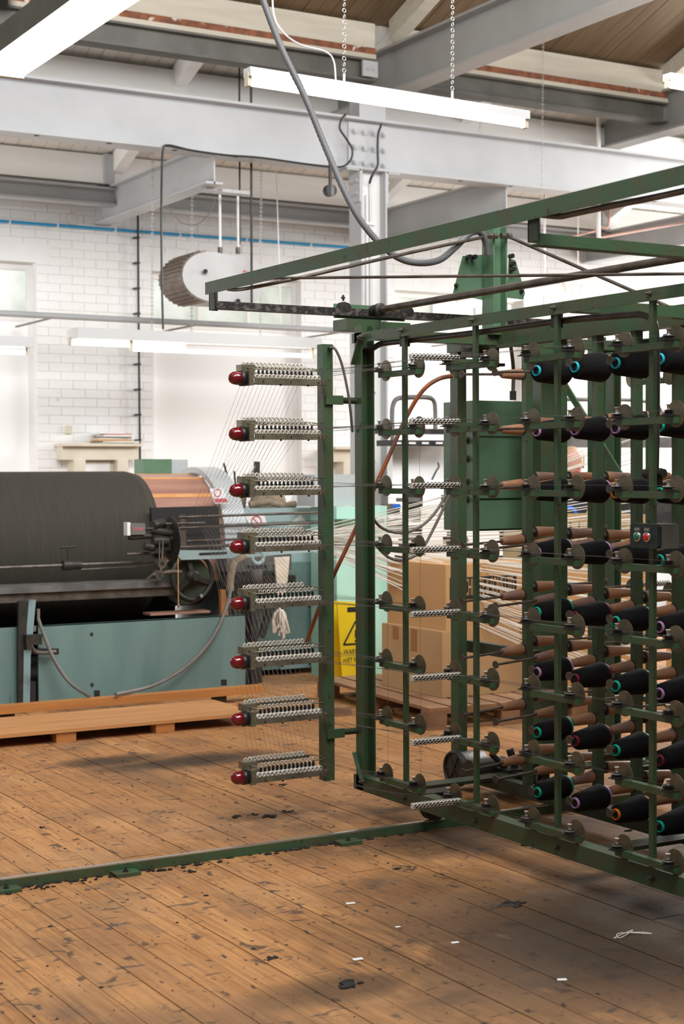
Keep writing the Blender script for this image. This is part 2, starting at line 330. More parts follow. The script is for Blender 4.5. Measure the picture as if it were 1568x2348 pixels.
# back wall with window openings
YW = 15.7
def wx(px, py=800): return AY(px, py, YW).x
def wz(px, py): return AY(px, py, YW).z
OP = [(3.2, wx(84), 1.25, wz(40, 600)), (wx(349), wx(690), 1.25, wz(420, 626)), (wx(905), wx(1200), 1.25, wz(950, 668)), (wx(1365), wx(1640), 1.25, wz(1450, 715))]
wall = MB(); xs = [-1.3]+[e for o in OP for e in o[:2]]+[15.2]
for k in range(len(xs)-1):
    a, b = xs[k], xs[k+1]; op = [o for o in OP if abs(o[0]-a) < 1e-6]
    if op: wall.box((a, YW+.0, -.1), (b, YW+.3, op[0][2])); wall.box((a, YW+.0, op[0][3]), (b, YW+.3, 5.4))
    else: wall.box((a, YW+.0, -.1), (b, YW+.3, 5.4))
wo = wall.ob('wall_back', M['mortar']); tag(wo, 'white painted brick wall at the back of the hall', kind='structure')
BL, BH = .262, .0905; cand = []
ub = MB().box((0, 0, 0), (1, .03, 1)).mesh('brick', M['wallpaint'])
row = 0; z = 1.02
while z < 5.2:
    x = 2.9-(BL/2 if row % 2 else 0)
    while x < 15.1:
        a, b = x, x+BL
        for o in OP:
            if z+BH > o[2]+.01 and z < o[3]-.01:
                if a < o[0] < b: b = o[0]
                if a < o[1] < b: a = o[1]
                if a >= o[0]-1e-6 and b <= o[1]+1e-6: b = a
        if b-a > .03: cand.append((a, b, z))
        x += BL
    z += BH; row += 1
vis = [c for c in cand if 5.05 < c[0] < 9.2 and 1.9 < c[2] < 4.5]
vis.sort(key=lambda c: abs(c[0]-6.3)+.5*abs(c[2]-3.1)); vis = set(vis[:290]); rest = MB()
for c in cand:
    d_ = random.uniform(.006, .009)
    if c in vis: inst('brick', ub, wo, (c[0]+.0025, YW-d_, c[2]+.0025), scale=(c[1]-c[0]-.005, 1, BH-.005))
    else: rest.box((c[0]+.0025, YW-d_, c[2]+.0025), (c[1]-.0025, YW+.03, c[2]+BH-.0025))
tag(rest.ob('brickwork', M['wallpaint'], wo), kind='stuff')
for n, o in enumerate(OP):
    wn = thing('window_%d' % (n+1), ('tall wall window with frosted upper panes above a white board, nearest the left edge', 'tall wall window with frosted upper panes above a white board, behind the warping drum', 'tall wall window behind the creel post with frosted upper panes', 'far right wall window with frosted upper panes behind the yarn cones')[n], loc=((o[0]+o[1])/2, YW+.1, o[2]), kind='structure')
    zm = wz(500, 745); a, b = o[0], o[1]; fr = MB(); y0, y1 = YW+.1, YW+.16
    for q in (a, b-.06): fr.box((q, y0, o[2]), (q+.06, y1, o[3]))
    fr.box((a+.06, y0, o[3]-.07), (b-.06, y1, o[3])); fr.box((a+.06, y0, zm-.05), (b-.06, y1, zm)); fr.box((a+.06, y0-.02, o[2]), (b-.06, y1, o[2]+.04)); npn = 3 if b-a > 1 else 2
    for q in range(1, npn): xq = a+(b-a)*q/npn; fr.box((xq-.02, y0, zm), (xq+.02, y1, o[3]-.07))
    fr.ob('window_frame', M['white'], wn)
    for q in range(npn):
        xa = a+(b-a)*q/npn+.02; xb = a+(b-a)*(q+1)/npn-.02
        MB().box((max(xa, a+.06), y0+.03, zm), (min(xb, b-.06), y0+.04, o[3]-.07)).ob('pane', M['glass'], wn)
    MB().box((a+.03, y0+.01, o[2]+.04), (b-.03, y0+.045, zm-.05)).ob('board', M['panel'], wn, 'plain white board covering the lower window')
    MB().box((a-.02, YW-.03, o[2]-.06), (b+.02, YW+.1, o[2])).ob('window_sill', M['white'], wn)
    MB().box((a-.15, YW-.006, o[3]), (b+.15, YW+.02, o[3]+.20)).ob('lintel', M['wallpaint'], wn)
# roof: one slope of boards rising towards the camera
def zr(Y): return 5.86+.36*(12.7-Y)
cl = thing('ceiling', 'sloping boarded roof underside, white near the wall and bare brown nearer', loc=(9, 12.7, 5.8), kind='structure')
def roofboard(m_, Ya, Yb, xw=.134):
    return MB().hexa([(0, Ya, zr(Ya)), (xw, Ya, zr(Ya)), (xw, Yb, zr(Yb)), (0, Yb, zr(Yb)), (0, Ya, zr(Ya)+.03), (xw, Ya, zr(Ya)+.03), (xw, Yb, zr(Yb)+.03), (0, Yb, zr(Yb)+.03)]).mesh('roof_board', m_)
rw = roofboard(M['board_w'], 12.74, 15.98); rb = roofboard(M['board_b'], 5.2, 12.736)
x = 2.4
while x < 16.5:
    inst('roof_board', rw, cl, (x, 0, random.uniform(0, .004))); inst('roof_board', rb, cl, (x, 0, random.uniform(0, .005))); x += .1395
MB().hexa([(x_, y_, zr(y_)+dz) for dz in (.05, .09) for x_, y_ in ((2.3, 5.2), (16.6, 5.2), (16.6, 16), (2.3, 16))]).ob('roof_backing', M['ink'], cl)
# steel and timber
def ibeam(name, p, q, h, wd, m_, label, tf=.022, tw=.014):
    """p,q: bottom centre of the section"""
    p, q = V(p), V(q); t = thing(name, label, loc=p, kind='structure'); up = V((0, 0, 1))
    MB().bar(p+up*h/2, q+up*h/2, tw, h-.002).ob('web', m_, t)
    MB().bar(p+up*tf/2, q+up*tf/2, wd, tf).ob('bottom_flange', m_, t); MB().bar(p+up*(h-tf/2), q+up*(h-tf/2), wd, tf).ob('top_flange', m_, t)
    return t
def bolt(mb, p, d, r=.018, h=.018):
    d = V(d).normalized(); mb.cyl(V(p), V(p)+d*.004, r*1.35, n=10); mb.cyl(V(p)+d*.004, V(p)+d*h, r, n=6, sm=False); mb.cyl(V(p)+d*h, V(p)+d*(h+.012), r*.5, n=8)
YB = 12.97
zb0 = AY(400, 343, YB).z-.02; zb1 = AY(400, 222, YB).z+.0
big = ibeam('big_beam', (2.2, YB, zb0), (16.2, YB, zb0), zb1-zb0, .24, M['greysteel'], 'deep light grey steel beam carried across the hall by the column', .024)
yf = YB-.010
sp = AY(797, 340, yf); sq = AY(888, 340, yf)
MB().box((sp.x, yf-.014, zb0+.03), (sq.x, yf+.001, zb1-.03)).ob('splice_plate', M['greysteel'], big)
for i in range(4):
    for j in range(3):
        mb = MB(); c = AY((812, 834, 856, 879)[i], (302, 338, 373)[j]+(i*3.0), yf-.014); bolt(mb, c, (0, -1, 0), .026, .026); mb.ob('bolt', M['greysteel'], big)
dk = MB()
for px in (84, 250, 400, 540, 1055, 1170, 1500, 1590):
    c = AY(px, 330, YB-.06); dk.cyl((c.x, YB-.06, zb0-.001), (c.x, YB-.06, zb0+.004), .026, n=12)
dk.ob('bolt_hole', M['ink'], big)
# column under the splice
cxa = AY(832, 600, 12.86).x; cxb = AY(888, 600, 12.86).x
colm = thing('column', 'light grey steel column with riveted head behind the creel', loc=((cxa+cxb)/2, 12.97, 0), kind='structure')
MB().box((cxa-.018, 12.86, 0), (cxa, 13.08, zb0)).ob('flange', M['greysteel'], colm); MB().box((cxb-.018, 12.86, 0), (cxb, 13.08, zb0)).ob('flange', M['greysteel'], colm)
MB().box((cxa, 12.965, 0), (cxb, 12.98, zb0)).ob('web', M['white'], colm)
MB().cyl((cxa+.095, 12.94, 0), (cxa+.095, 12.94, zb0-.22), .017, n=10).cyl((cxa+.135, 12.945, 0), (cxa+.135, 12.945, zb0-.12), .012, n=10).ob('conduit', M['fixture'], colm)
sdl = MB()
for zz in (zb0-.5, zb0-1.3, zb0-2.1, zb0-2.75): sdl.box((cxa+.06, 12.925, zz), (cxa+.17, 12.965, zz+.022))
sdl.ob('conduit_saddle', M['chrome'], colm)
for xx, sg in ((cxa-.018, -1), (cxb, 1)):
    mb = MB().box((min(xx, xx+sg*.014), 12.86, zb0-.30), (max(xx, xx+sg*.014), 13.06, zb0)); mb.box((min(xx, xx+sg*.15), 12.86, zb0-.014), (max(xx, xx+sg*.15), 13.06, zb0)); mb.ob('head_bracket', M['greysteel'], colm)
    for zz in (zb0-.1, zb0-.22):
        mb = MB()
        for yy in (12.90, 13.0): bolt(mb, (xx+sg*.014, yy, zz), (sg, 0, 0), .02)
        mb.ob('bolt', M['greysteel'], colm)
# joists and timbers along X
zj = [AY(576, y, 12.72).z for y in (153, 100, 89, 73, 14)]
def xtimber(name, Y0, Y1, z0, z1, m_, label, x0=2.4, x1=16.4): return tag(MB().box((x0, Y0, z0), (x1, Y1, z1)).ob(name, m_), label, kind='structure')
XCB = AY(884, 160, 12.7).x
for a, b, nm in ((2.4, XCB-.14, 'left of the cross beam'), (XCB+.14, 11.3, 'right of the cross beam')):
    j = ibeam('roof_joist', (a, 12.72, zj[0]), (b, 12.72, zj[0]), zj[1]-zj[0], .17, M['greyjoist'], 'dark weathered steel roof joist above the big beam, '+nm, .02)
    MB().box((a, 12.64, zj[1]), (b, 12.8, zj[2])).ob('packing_strip', M['timber_b'], j); MB().box((a, 12.65, zj[2]), (b, 12.8, zj[3])).ob('rusty_strip', M['rust'], j, 'rust streaked peeling strip')
    MB().box((a, 12.66, zj[3]), (b, 12.8, zj[4])).ob('timber_plate', M['timber_b'], j)
    e = MB(); pl = b if a < 3 else a; s_ = -1 if a < 3 else 1
    e.box((min(pl, pl+s_*.16), 12.63-.02, zj[0]+.03), (max(pl, pl+s_*.16), 12.64, zj[1]-.03))
    for q in (.05, .11): bolt(e, (pl+s_*q, 12.62, (zj[0]+zj[1])/2), (0, -1, 0), .024)
    e.ob('cleat', M['greysteel'], j)
zc0 = AY(884, 218, 12.7).z; zc1 = AY(884, 112, 12.7).z
ibeam('cross_beam', (XCB+.07, 6.5, zc0), (XCB+.07, 14.0, zc0), zc1-zc0, .22, M['greysteel_shaded'], 'grey steel cross beam running overhead towards the camera at upper right', .024)
ibeam('cross_beam', (XCB+3.45, 9.5, zc0), (XCB+3.45, 14.0, zc0), zc1-zc0, .22, M['greysteel_shaded'], 'grey steel cross beam beyond the right end of the big beam', .024)
ibeam('cross_beam', (XCB-4.8, 6.4, zc0+.05), (XCB-4.8, 14.0, zc0+.05), zc1-zc0, .22, M['greysteel_shaded'], 'grey steel cross beam at the top left corner above the near lamp', .024)
st = MB().box((cxa-.02, 12.88, zb1), (cxb, 13.06, zc0+.0)); tag(st.ob('column_stub', M['greysteel']), 'short grey steel stub between big beam and cross beam', kind='structure')
xtimber('purlin', 13.70, 13.83, AY(330, 230, 13.7).z-.1, zr(13.83)-.004, M['timber_w'], 'white painted timber purlin under the roof boards')
zwj = [AY(100, y, 15.3).z for y in (345, 410, 418, 455)]
xtimber('wall_plate', 15.25, 15.4, zwj[1], zr(15.3)-.006, M['timber_w'], 'white painted timber plate along the top of the back wall')
ibeam('wall_joist', (2.4, 15.32, zwj[3]-.02), (16.4, 15.32, zwj[3]-.02), zwj[2]-zwj[3]+.02, .16, M['greysteel'], 'grey steel joist along the top of the back wall', .02)
wbz0 = AY(222, 516, YW).z; wbz1 = AY(222, 440, YW).z; WBX = AY(222, 516, YW).x
for k, nm in enumerate(('left of the heater rods', 'behind the column', 'behind the creel mast at right')):
    xx = WBX+.05+k*3.23
    wb = ibeam('tie_beam', (xx, YB, wbz0), (xx, YW+.05, wbz0), wbz1-wbz0, .17, M['greysteel'], 'grey steel tie beam from the wall to the big beam, '+nm, .02)
    rf = MB().hexa([(xx-.06, 12.86, zr(12.86)-.20), (xx+.06, 12.86, zr(12.86)-.20), (xx+.06, 15.6, zr(15.6)-.20), (xx-.06, 15.6, zr(15.6)-.20), (xx-.06, 12.86, zr(12.86)-.01), (xx+.06, 12.86, zr(12.86)-.01), (xx+.06, 15.6, zr(15.6)-.01), (xx-.06, 15.6, zr(15.6)-.01)])
    tag(rf.ob('rafter', M['timber_w']), 'white painted rafter above the tie beam '+nm, kind='structure')
    MB().box((xx-.16, 15.2, wbz1), (xx-.05, 15.45, wbz1+.3)).ob('rafter_shoe', M['greysteel'], wb)
for k, nm in ((XCB+.06, 'above the cross beam'), (XCB+3.4, 'over the far right of the roof')):
    rf = MB().hexa([(k-.07, 9.4, zr(9.4)-.2), (k+.07, 9.4, zr(9.4)-.2), (k+.07, 12.62, zr(12.62)-.2), (k-.07, 12.62, zr(12.62)-.2), (k-.07, 9.4, zr(9.4)-.01), (k+.07, 9.4, zr(9.4)-.01), (k+.07, 12.62, zr(12.62)-.01), (k-.07, 12.62, zr(12.62)-.01)])
    tag(rf.ob('rafter', M['timber_b']), 'limewashed rafter '+nm, kind='structure')
# pipes on the wall
def pipe(name, pts, r, m_, label, cat, n=10): return tag(MB().tube(pts, r, n).ob(name, m_), label, cat)
bp = pipe('blue_pipe', [V((3, YW-.06, AY(0, 508, YW-.06).z)), V((9.25, YW-.06, AY(795, 567, YW-.06).z))], .016, M['blue'], 'bright blue plastic air pipe clipped along the brick wall', 'pipe')
for px in (22, 132, 264, 412, 565, 594, 712):
    c = AY(px, 508+px*.0742, YW-.06); MB().box((c.x-.008, YW-.079, c.z-.019), (c.x+.008, YW-.012, c.z+.019)).ob('pipe_clip', M['fixture'], bp)
gp = pipe('heating_pipe', [AY(-120, 712, 14.6), AY(820, 760, 14.6), AY(1300, 784, 14.6)], .030, M['greysteel'], 'long grey heating pipe running along in front of the windows', 'pipe')
for k in range(4):
    c = AY(120+k*330, 722+k*17, 14.6); MB().box((c.x-.012, 14.6, c.z-.035), (c.x+.012, 15.66, c.z-.02)).ob('pipe_bracket', M['steel'], gp)
cz = MB().tube([AY(316, 480, 15.62), AY(318, 760, 15.62), AY(321, 1055, 15.62), AY(321, 1090, 15.62)], .013, 8); cb = tag(cz.ob('cable_run', M['black']), 'black armoured cable running down the brick wall', 'cable')
for k in range(9):
    c = AY(316.5+k*.5, 545+k*58, 15.62); MB().box((c.x-.035, 15.60, c.z-.008), (c.x+.014, 15.70, c.z+.008)).ob('cable_clip', M['black'], cb)
# ================================================================ THE CREEL
XC = 4.02; XM = 4.79; XB = 5.56
creel = thing('warping_creel', 'green steel warping creel frame with tension discs, spindles and red stop lamps', 'creel', (XM, 5.4, 0))
ROWZ = [2.147-.2774*k for k in range(8)]
UPY = [6.345-.5804*k for k in range(7)]
G = M['green']
ztr = AX(844, 771, XC).z; zbl = AX(1000, 1868, XC).z; YE = 2.2
def angle_rail(name, x, z0, z1, y0, y1, depth, sgn=1):
    mb = MB().box((min(x, x+sgn*.006), y0, z0), (max(x, x+sgn*.006), y1, z1)); mb.box((min(x+sgn*.006, x+sgn*depth), y0, z1-.006), (max(x+sgn*.006, x+sgn*depth), y1, z1)); return mb.ob(name, G, creel)
tr = angle_rail('top_rail', XC, ztr-.024, ztr+.024, YE, 6.80, .045); br = angle_rail('bottom_rail', XC, zbl-.005, zbl+.068, YE, 6.80, .07)
angle_rail('top_rail', XB, ztr-.024, ztr+.024, YE, 6.80, .045, -1); angle_rail('bottom_rail', XB, zbl-.005, zbl+.068, YE, 6.80, .07, -1)
for X_, s_ in ((XC, 1), (XB, -1)):            # channel end posts
    a, b = (X_, X_+.075) if s_ > 0 else (X_-.075, X_)
    MB().box((a, 6.765, zbl), (b, 6.775, ztr+.06)).box((a, 6.71, zbl), (a+.008, 6.765, ztr+.06)).box((b-.008, 6.71, zbl), (b, 6.765, ztr+.06)).ob('end_post', G, creel)
for z_, zz in ((ztr, -1), (zbl+.05, 1)):       # corner gussets
    MB().bar((XC-.008, 6.70, z_-.005*zz), (XC-.008, 6.775, z_+.13*zz), .006, .028, (1, 0, 0)).ob('corner_brace', G, creel)
    mb = MB(); bolt(mb, (XC-.012, 6.69, z_), (-1, 0, 0), .011, .012); mb.ob('bolt', M['steel'], creel)
upm = MB().box((-.0, -.0125, 0), (.018, .0125, ztr-zbl-.02)).mesh('disc_upright', G)
bm = MB(); bolt(bm, (0, 0, 0), (-1, 0, 0), .010, .010); boltm = bm.mesh('bolt', M['steel'])
for X_, s_ in ((XC+.012, 1), (XB-.03, -1)):
    for y in UPY:
        inst('disc_upright', upm, creel, (X_, y, zbl+.02))
        if s_ > 0: inst('bolt', boltm, creel, (XC, y-.005, ztr+.004)); inst('bolt', boltm, creel, (XC, y-.02, zbl+.03))
# tension bars: a bar carries two discs, each with a washer stack on a porcelain post
barm = MB().box((-.026, -.17, -.013), (.004, .165, .013)).mesh('tension_bar', G)
dm = MB().cyl((.004, 0, .022), (.0075, 0, .022), .050, n=28); dm.cyl((-.012, 0, .0), (.004, 0, .0), .010, n=10); discm = dm.mesh('tension_disc', M['bronze'])
wm = MB().prism([(-.062, -.026), (.0, -.026), (.0, .026), (-.062, .018)], (0, 0, .013), (1, 0, 0), (0, 1, 0), (0, 0, .004))
wm.lathe((-.032, 0, .017), (0, 0, 1), [(0, .024), (.005, .024), (.005, .014), (.009, .014), (.009, .021), (.013, .023), (.013, .014), (.017, .014), (.017, .020), (.020, .020)], 18, sm=False); washm = wm.mesh('washer_stack', M['iron'])
cm = MB().lathe((-.032, 0, .0285), (0, 0, 1), [(0, .0212), (.003, .0222), (.006, .0208)], 18); chrm = cm.mesh('chrome_ring', M['chrome'])
pm_ = MB().lathe((-.032, 0, .037), (0, 0, 1), [(0, .0065), (.017, .0065), (.017, .010), (.021, .010)], 10); postm = pm_.mesh('porcelain_post', M['porcelain'])
for side, X_ in ((1, XC), (-1, XB)):
    for ui, y in enumerate(UPY):
        for k, z in enumerate(ROWZ):
            if side < 0 and (ui > 2 or k % 2 == 1 and ui == 0): continue
            rz = 0 if side > 0 else math.pi
            b = inst('tension_bar', barm, creel, (X_, y, z), (0, 0, rz))
            for s_ in (-.145, .145):
                inst('tension_disc', discm, b, (0, s_, random.uniform(-.003, .003)), local=True)
                inst('washer_stack', washm, b, (0, s_, 0), local=True); inst('porcelain_post', postm, b, (0, s_, 0), local=True)
                if side > 0 and random.random() < .6: inst('chrome_ring', chrm, b, (0, s_, 0), local=True)
# guide combs reaching out from the second upright
gs = MB()
for q in range(13):
    xq = -.245+q*.0193; gs.box((xq-.006, -.010, -.010), (xq+.0145, .010, .012))
gcm = gs.mesh('guide_comb', M['porcelain'])
ge = MB(); gd = MB()
for q in range(13):
    xq = -.240+q*.0193; ge.torus((xq, -.012, .004), (0, 1, 0), .0058, .0022, 12, 5); ge.cyl((xq, -.002, .012), (xq, -.002, .016), .005, n=8); gd.cyl((xq+.009, -.0115, -.004), (xq+.009, -.009, -.004), .0045, n=8); gd.cyl((xq, -.0108, .004), (xq, -.0102, .004), .0048, n=8); gd.box((xq-.004, -.011, -.013), (xq+.004, .008, -.010))
gem = ge.mesh('eyelet_row', M['chrome']); gdm = gd.mesh('comb_slots', M['iron'])
arm = MB().box((-.03, -.012, -.02), (.075, .0, -.004)).mesh('comb_arm', G)
for side in (1, -1):
    for k, z in enumerate(ROWZ):
        xo = AY(1050, 1405, 5.76).x if side > 0 else XB+.06; yo = 5.75 if side > 0 else 6.60
        g_ = inst('guide_comb', gcm, creel, (xo if side > 0 else xo+.29, yo, z+.031), (0, .012*(k-3.5)/3.5, 0)); tag(g_, 'white porcelain guide comb')
        tag(inst('eyelet_row', gem, g_, (0, 0, 0), local=True), kind='stuff'); tag(inst('comb_slots', gdm, g_, (0, 0, 0), local=True), kind='stuff'); inst('comb_arm', arm, g_, (0, 0, 0), local=True)
# centre rails, posts and spindles
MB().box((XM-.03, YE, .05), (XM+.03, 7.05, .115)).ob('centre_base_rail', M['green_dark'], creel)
MB().box((XM-.035, YE, ztr-.03), (XM+.035, 7.05, ztr+.06)).ob('centre_top_rail', M['green'], creel)
SPY = [6.388-.2739*k for k in range(14)]
spm = MB().box((-.022, -.017, 0), (.022, -.009, ztr-.2)).box((-.022, -.009, 0), (-.014, .017, ztr-.2)).box((.014, -.009, 0), (.022, .017, ztr-.2)).mesh('spindle_post', G)
for y in SPY: inst('spindle_post', spm, creel, (XM, y, .11), scale=(1, 1, (ztr-.11)/(ztr-.2)))
MB().box((XM-.028, 6.96, .09), (XM+.028, 6.968, ztr)).box((XM-.028, 6.968, .09), (XM-.02, 7.03, ztr)).box((XM+.02, 6.968, .09), (XM+.028, 7.03, ztr)).ob('rear_post', G, creel)
SPZ = [2.165-.2735*k for k in range(8)]
rodm = MB().cyl((0, 0, 0), (.425, 0, 0), .0062, n=8).cyl((.425, 0, 0), (.431, 0, 0), .0185, n=16).cyl((-.03, 0, 0), (-.012, 0, 0), .017, n=6, sm=False).cyl((.0, 0, 0), (.016, 0, 0), .02, n=6, sm=False).mesh('spindle', M['steel_br'])
corem = MB().lathe((.02, 0, 0), (1, 0, 0), [(0, .026), (.004, .028), (.012, .028), (.130, .0195), (.136, .017), (.136, .009)], 16).mesh('wooden_core', M['woodcore'])
discb = MB().cyl((.014, 0, 0), (.021, 0, 0), .029, n=16).cyl((.008, 0, 0), (.015, 0, 0), .014, n=8).mesh('base_washer', M['iron'])
AZ_L = math.radians(180+9); AZ_R = math.radians(-8)
HASCONE = {2, 3, 4, 5}
for c, y in enumerate(SPY[:12]):
    for k, z in enumerate(SPZ):
        for az, off, xs_ in ((AZ_L, 0, -.022), (AZ_R, .034, .022)):
            if xs_ > 0 and c > 7: continue
            s_ = inst('spindle', rodm, creel, (XM+xs_, y-.003, z+off), (0, random.uniform(-.012, .012)+(.035 if xs_ < 0 else -.02), az))
            inst('wooden_core', corem, s_, (0, 0, 0), local=True); inst('base_washer', discb, s_, (0, 0, 0), local=True)
# yarn cones on the spindles
RCOL = [['cyan', 'lavender', 'teal', 'lavender', 'teal', 'lavender', 'teal', 'teal'], ['cyan', 'lavender', 'lavender', 'lavender', 'crimson', 'crimson', 'crimson', 'lavender'],
        ['cyan', 'lavender', 'orange', 'crimson', 'teal', 'teal', 'teal', 'orange'], ['cyan', 'teal', 'teal', 'teal', 'lavender', 'lavender', 'crimson', 'teal']]
def cone_meshes(full):
    if full: pr_ = [(0, .028), (.003, .046), (.012, .053), (.06, .057), (.14, .065), (.165, .067), (.176, .060), (.18, .03)]
    else: pr_ = [(0, .028), (.003, .037), (.010, .041), (.08, .048), (.145, .0555), (.163, .057), (.174, .051), (.178, .03)]
    a = MB().lathe((.385, 0, 0), (-1, 0, 0), pr_, 28).mesh('yarn_package', M['yarn'])
    return a
ym = {True: cone_meshes(True), False: cone_meshes(False)}
ringm = {k: MB().lathe((.397, 0, 0), (-1, 0, 0), [(.012, .0195), (.0, .0195), (.0, .0238), (.014, .0248)], 22, caps=False).mesh('tube_rim', M['ring_'+k]) for k in RING}
ring2 = {k: MB().lathe((.205, 0, 0), (-1, 0, 0), [(0, .047), (.008, .048), (.008, .030)], 22, caps=False).mesh('base_rim', M['ring_'+k]) for k in RING}
holem = MB().cyl((.388, 0, 0), (.389, 0, 0), .0195, n=16).mesh('tube_bore', M['ink'])
ORD = ('top', 'second', 'third', 'fourth', 'fifth', 'sixth', 'seventh', 'bottom'); CO = ('leftmost in its row',)+tuple(q+' from left' for q in ('second', 'third', 'fourth', 'fifth', 'sixth', 'seventh', 'eighth', 'ninth', 'tenth'))
for ci in range(10):
    y = SPY[ci+2]
    for k, z in enumerate(SPZ):
        rc = RCOL[ci % 4][(k+ci//4) % 8 if ci > 3 else k]
        if k == 0 and ci == 0: pass
        d = V((math.cos(AZ_L), math.sin(AZ_L), 0)); base = V((XM-.022, y-.003, z-.004))
        t = thing('yarn_cone', 'black yarn cone, %s rim, %s row of the creel, %s' % (rc, ORD[k], CO[ci]), 'yarn cone', base, 'black yarn cones on the creel spindles'); t.rotation_euler = (0, .035, AZ_L)
        full = (k == 0); cn = inst('yarn_package', ym[full], t, (0, 0, -.010), local=True); inst('tube_rim', ringm[rc], t, (0, 0, -.010), local=True); inst('tube_bore', holem, t, (0, 0, -.010), local=True); inst('base_rim', ring2[rc], t, (0, 0, -.010), local=True)
# bottom cross members, wheel, mast, cabinet
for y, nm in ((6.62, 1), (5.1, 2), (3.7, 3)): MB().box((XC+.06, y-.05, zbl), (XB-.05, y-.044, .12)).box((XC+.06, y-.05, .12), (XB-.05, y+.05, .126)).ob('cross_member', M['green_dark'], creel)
for y in (6.62, 5.1, 3.7): MB().box((XC+.04, y-.03, ztr-.02), (XB-.04, y+.03, ztr+.03)).ob('top_cross_member', G, creel)
MB().bar(AY(1240, 795, 6.95), AY(1432, 1105, 6.3), .012, .035).ob('diagonal_brace', G, creel)
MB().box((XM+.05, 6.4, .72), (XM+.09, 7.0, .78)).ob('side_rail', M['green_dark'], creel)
wh = MB()
for xw in (XC+.10, XC+.6): wh.cyl((xw, 6.205, .110), (xw, 6.255, .110), .062, n=20).cyl((xw, 6.195, .110), (xw, 6.265, .110), .02, n=10)
whl = []
for xw, yw in ((XC+.10, 6.23), (XB-.10, 6.23), (XC+.10, 3.9), (XB-.1, 3.9)):
    MB().cyl((xw, yw-.025, .107), (xw, yw+.025, .107), .065, n=24).cyl((xw, yw-.034, .107), (xw, yw+.034, .107), .022, n=10).ob('wheel', M['iron'], creel)
    MB().box((xw-.05, yw-.045, .10), (xw+.05, yw-.035, .17)).box((xw-.05, yw+.035, .10), (xw+.05, yw+.045, .17)).box((xw-.09, yw-.045, .165), (xw+.09, yw+.045, .18)).ob('wheel_bracket', M['iron'], creel)
def icol(name, x, y, z0, z1, wd, dp, m_):
    MB().box((x, y, z0), (x+.010, y+dp, z1)).box((x+wd-.010, y, z0), (x+wd, y+dp, z1)).box((x+.010, y+dp*.5-.005, z0), (x+wd-.010, y+dp*.5+.005, z1)).ob(name, m_, creel)
ma = AY(1131, 640, 6.62); mb_ = AY(1163, 640, 6.62); icol('mast', ma.x, 6.62, ztr+.05, AY(1140, 518, 6.62).z, mb_.x-ma.x, .10, M['green_light'])
la = AY(1240, 1200, 6.75); lb = AY(1286, 1200, 6.75); icol('inner_column', la.x, 6.75, .12, ztr, lb.x-la.x, .11, M['green'])
la = AY(1405, 1200, 6.75); lb = AY(1424, 1200, 6.75); icol('inner_column', la.x, 6.75, .12, ztr, lb.x-la.x, .1, M['green'])
for pts in ([(1062, 587), (1107, 584), (1107, 688), (1040, 672)], [(1168, 592), (1182, 597), (1204, 672), (1200, 687), (1163, 683)]):
    P = [AY(x, y, 6.72) for x, y in pts]; MB().prism([(p.x, p.z) for p in P], (0, 6.72, 0), (1, 0, 0), (0, 0, 1), (0, .008, 0)).ob('mast_plate', M['green_light'], creel)
mbx = MB()
for px, py in ((1045, 655), (1195, 667)): bolt(mbx, AY(px, py, 6.715), (0, -1, 0), .009, .008)
for px, py in ((1071, 590), (1083, 590), (1168, 588), (1171, 606), (1172, 618)): mbx.cyl(AY(px, py, 6.71)-V((0, .0, 0)), AY(px, py, 6.71)-V((0, .03, 0)), .012, n=8)
mbx.ob('terminal', M['iron'], creel)
for px in (1124, 1135, 1153, 1167):
    c = AY(px, 541, 6.60); MB().cyl(c+V((-.012, 0, 0)), c+V((.012, 0, 0)), .016, n=6, sm=False).ob('tie_rod_nut', M['steel'], creel)
MB().box((ma.x-.06, 6.56, ztr+.03), (mb_.x+.1, 6.78, ztr+.05)).ob('mast_base_plate', M['green'], creel)
# control cabinet on the creel
c0 = AY(1088, 918, 7.06); c1 = AY(1206, 1215, 7.06); 
cabx0, cabx1, cz1, cz0 = c0.x, c1.x+.06, c0.z, c1.z
cab = MB().box((cabx0, 7.065, cz0), (cabx1, 7.36, cz1)).ob('control_cabinet', M['green_light'], creel, 'green sheet metal control cabinet with scratched doors')
zs = [AY(1140, y, 7.06).z for y in (1212, 1153, 1147, 1142, 1138, 1008, 1000, 918)]
MB().box((cabx0+.006, 7.05, zs[0]), (cabx1, 7.066, zs[2])).ob('cabinet_door', M['green_light'], cab); MB().box((cabx0+.006, 7.05, zs[3]), (cabx1, 7.066, zs[5])).ob('cabinet_door', M['green_light'], cab); MB().box((cabx0, 7.056, zs[6]), (cabx1, 7.066, cz1)).ob('cabinet_door', M['green_light'], cab)
for py in (1010, 1052, 1105, 1145): c = AX(1072, py, cabx0); mbq = MB(); mbq.cyl(c, c+V((-.03, 0, 0)), .012, n=8).cyl(c, c+V((-.008, 0, 0)), .02, n=8); mbq.ob('cabinet_knob', M['iron'], cab)
gl = AY(1176, 905, 7.2); MB().cyl(gl+V((0, 0, -.03)), gl+V((0, 0, .02)), .02, n=10).ob('cable_gland', M['iron'], cab)
MB().tube(spline([gl, AY(1177, 850, 7.2), AY(1172, 800, 7.1), AY(1164, 768, 7.0)]), .011, 8).ob('cabinet_cable', M['rubber'], creel)
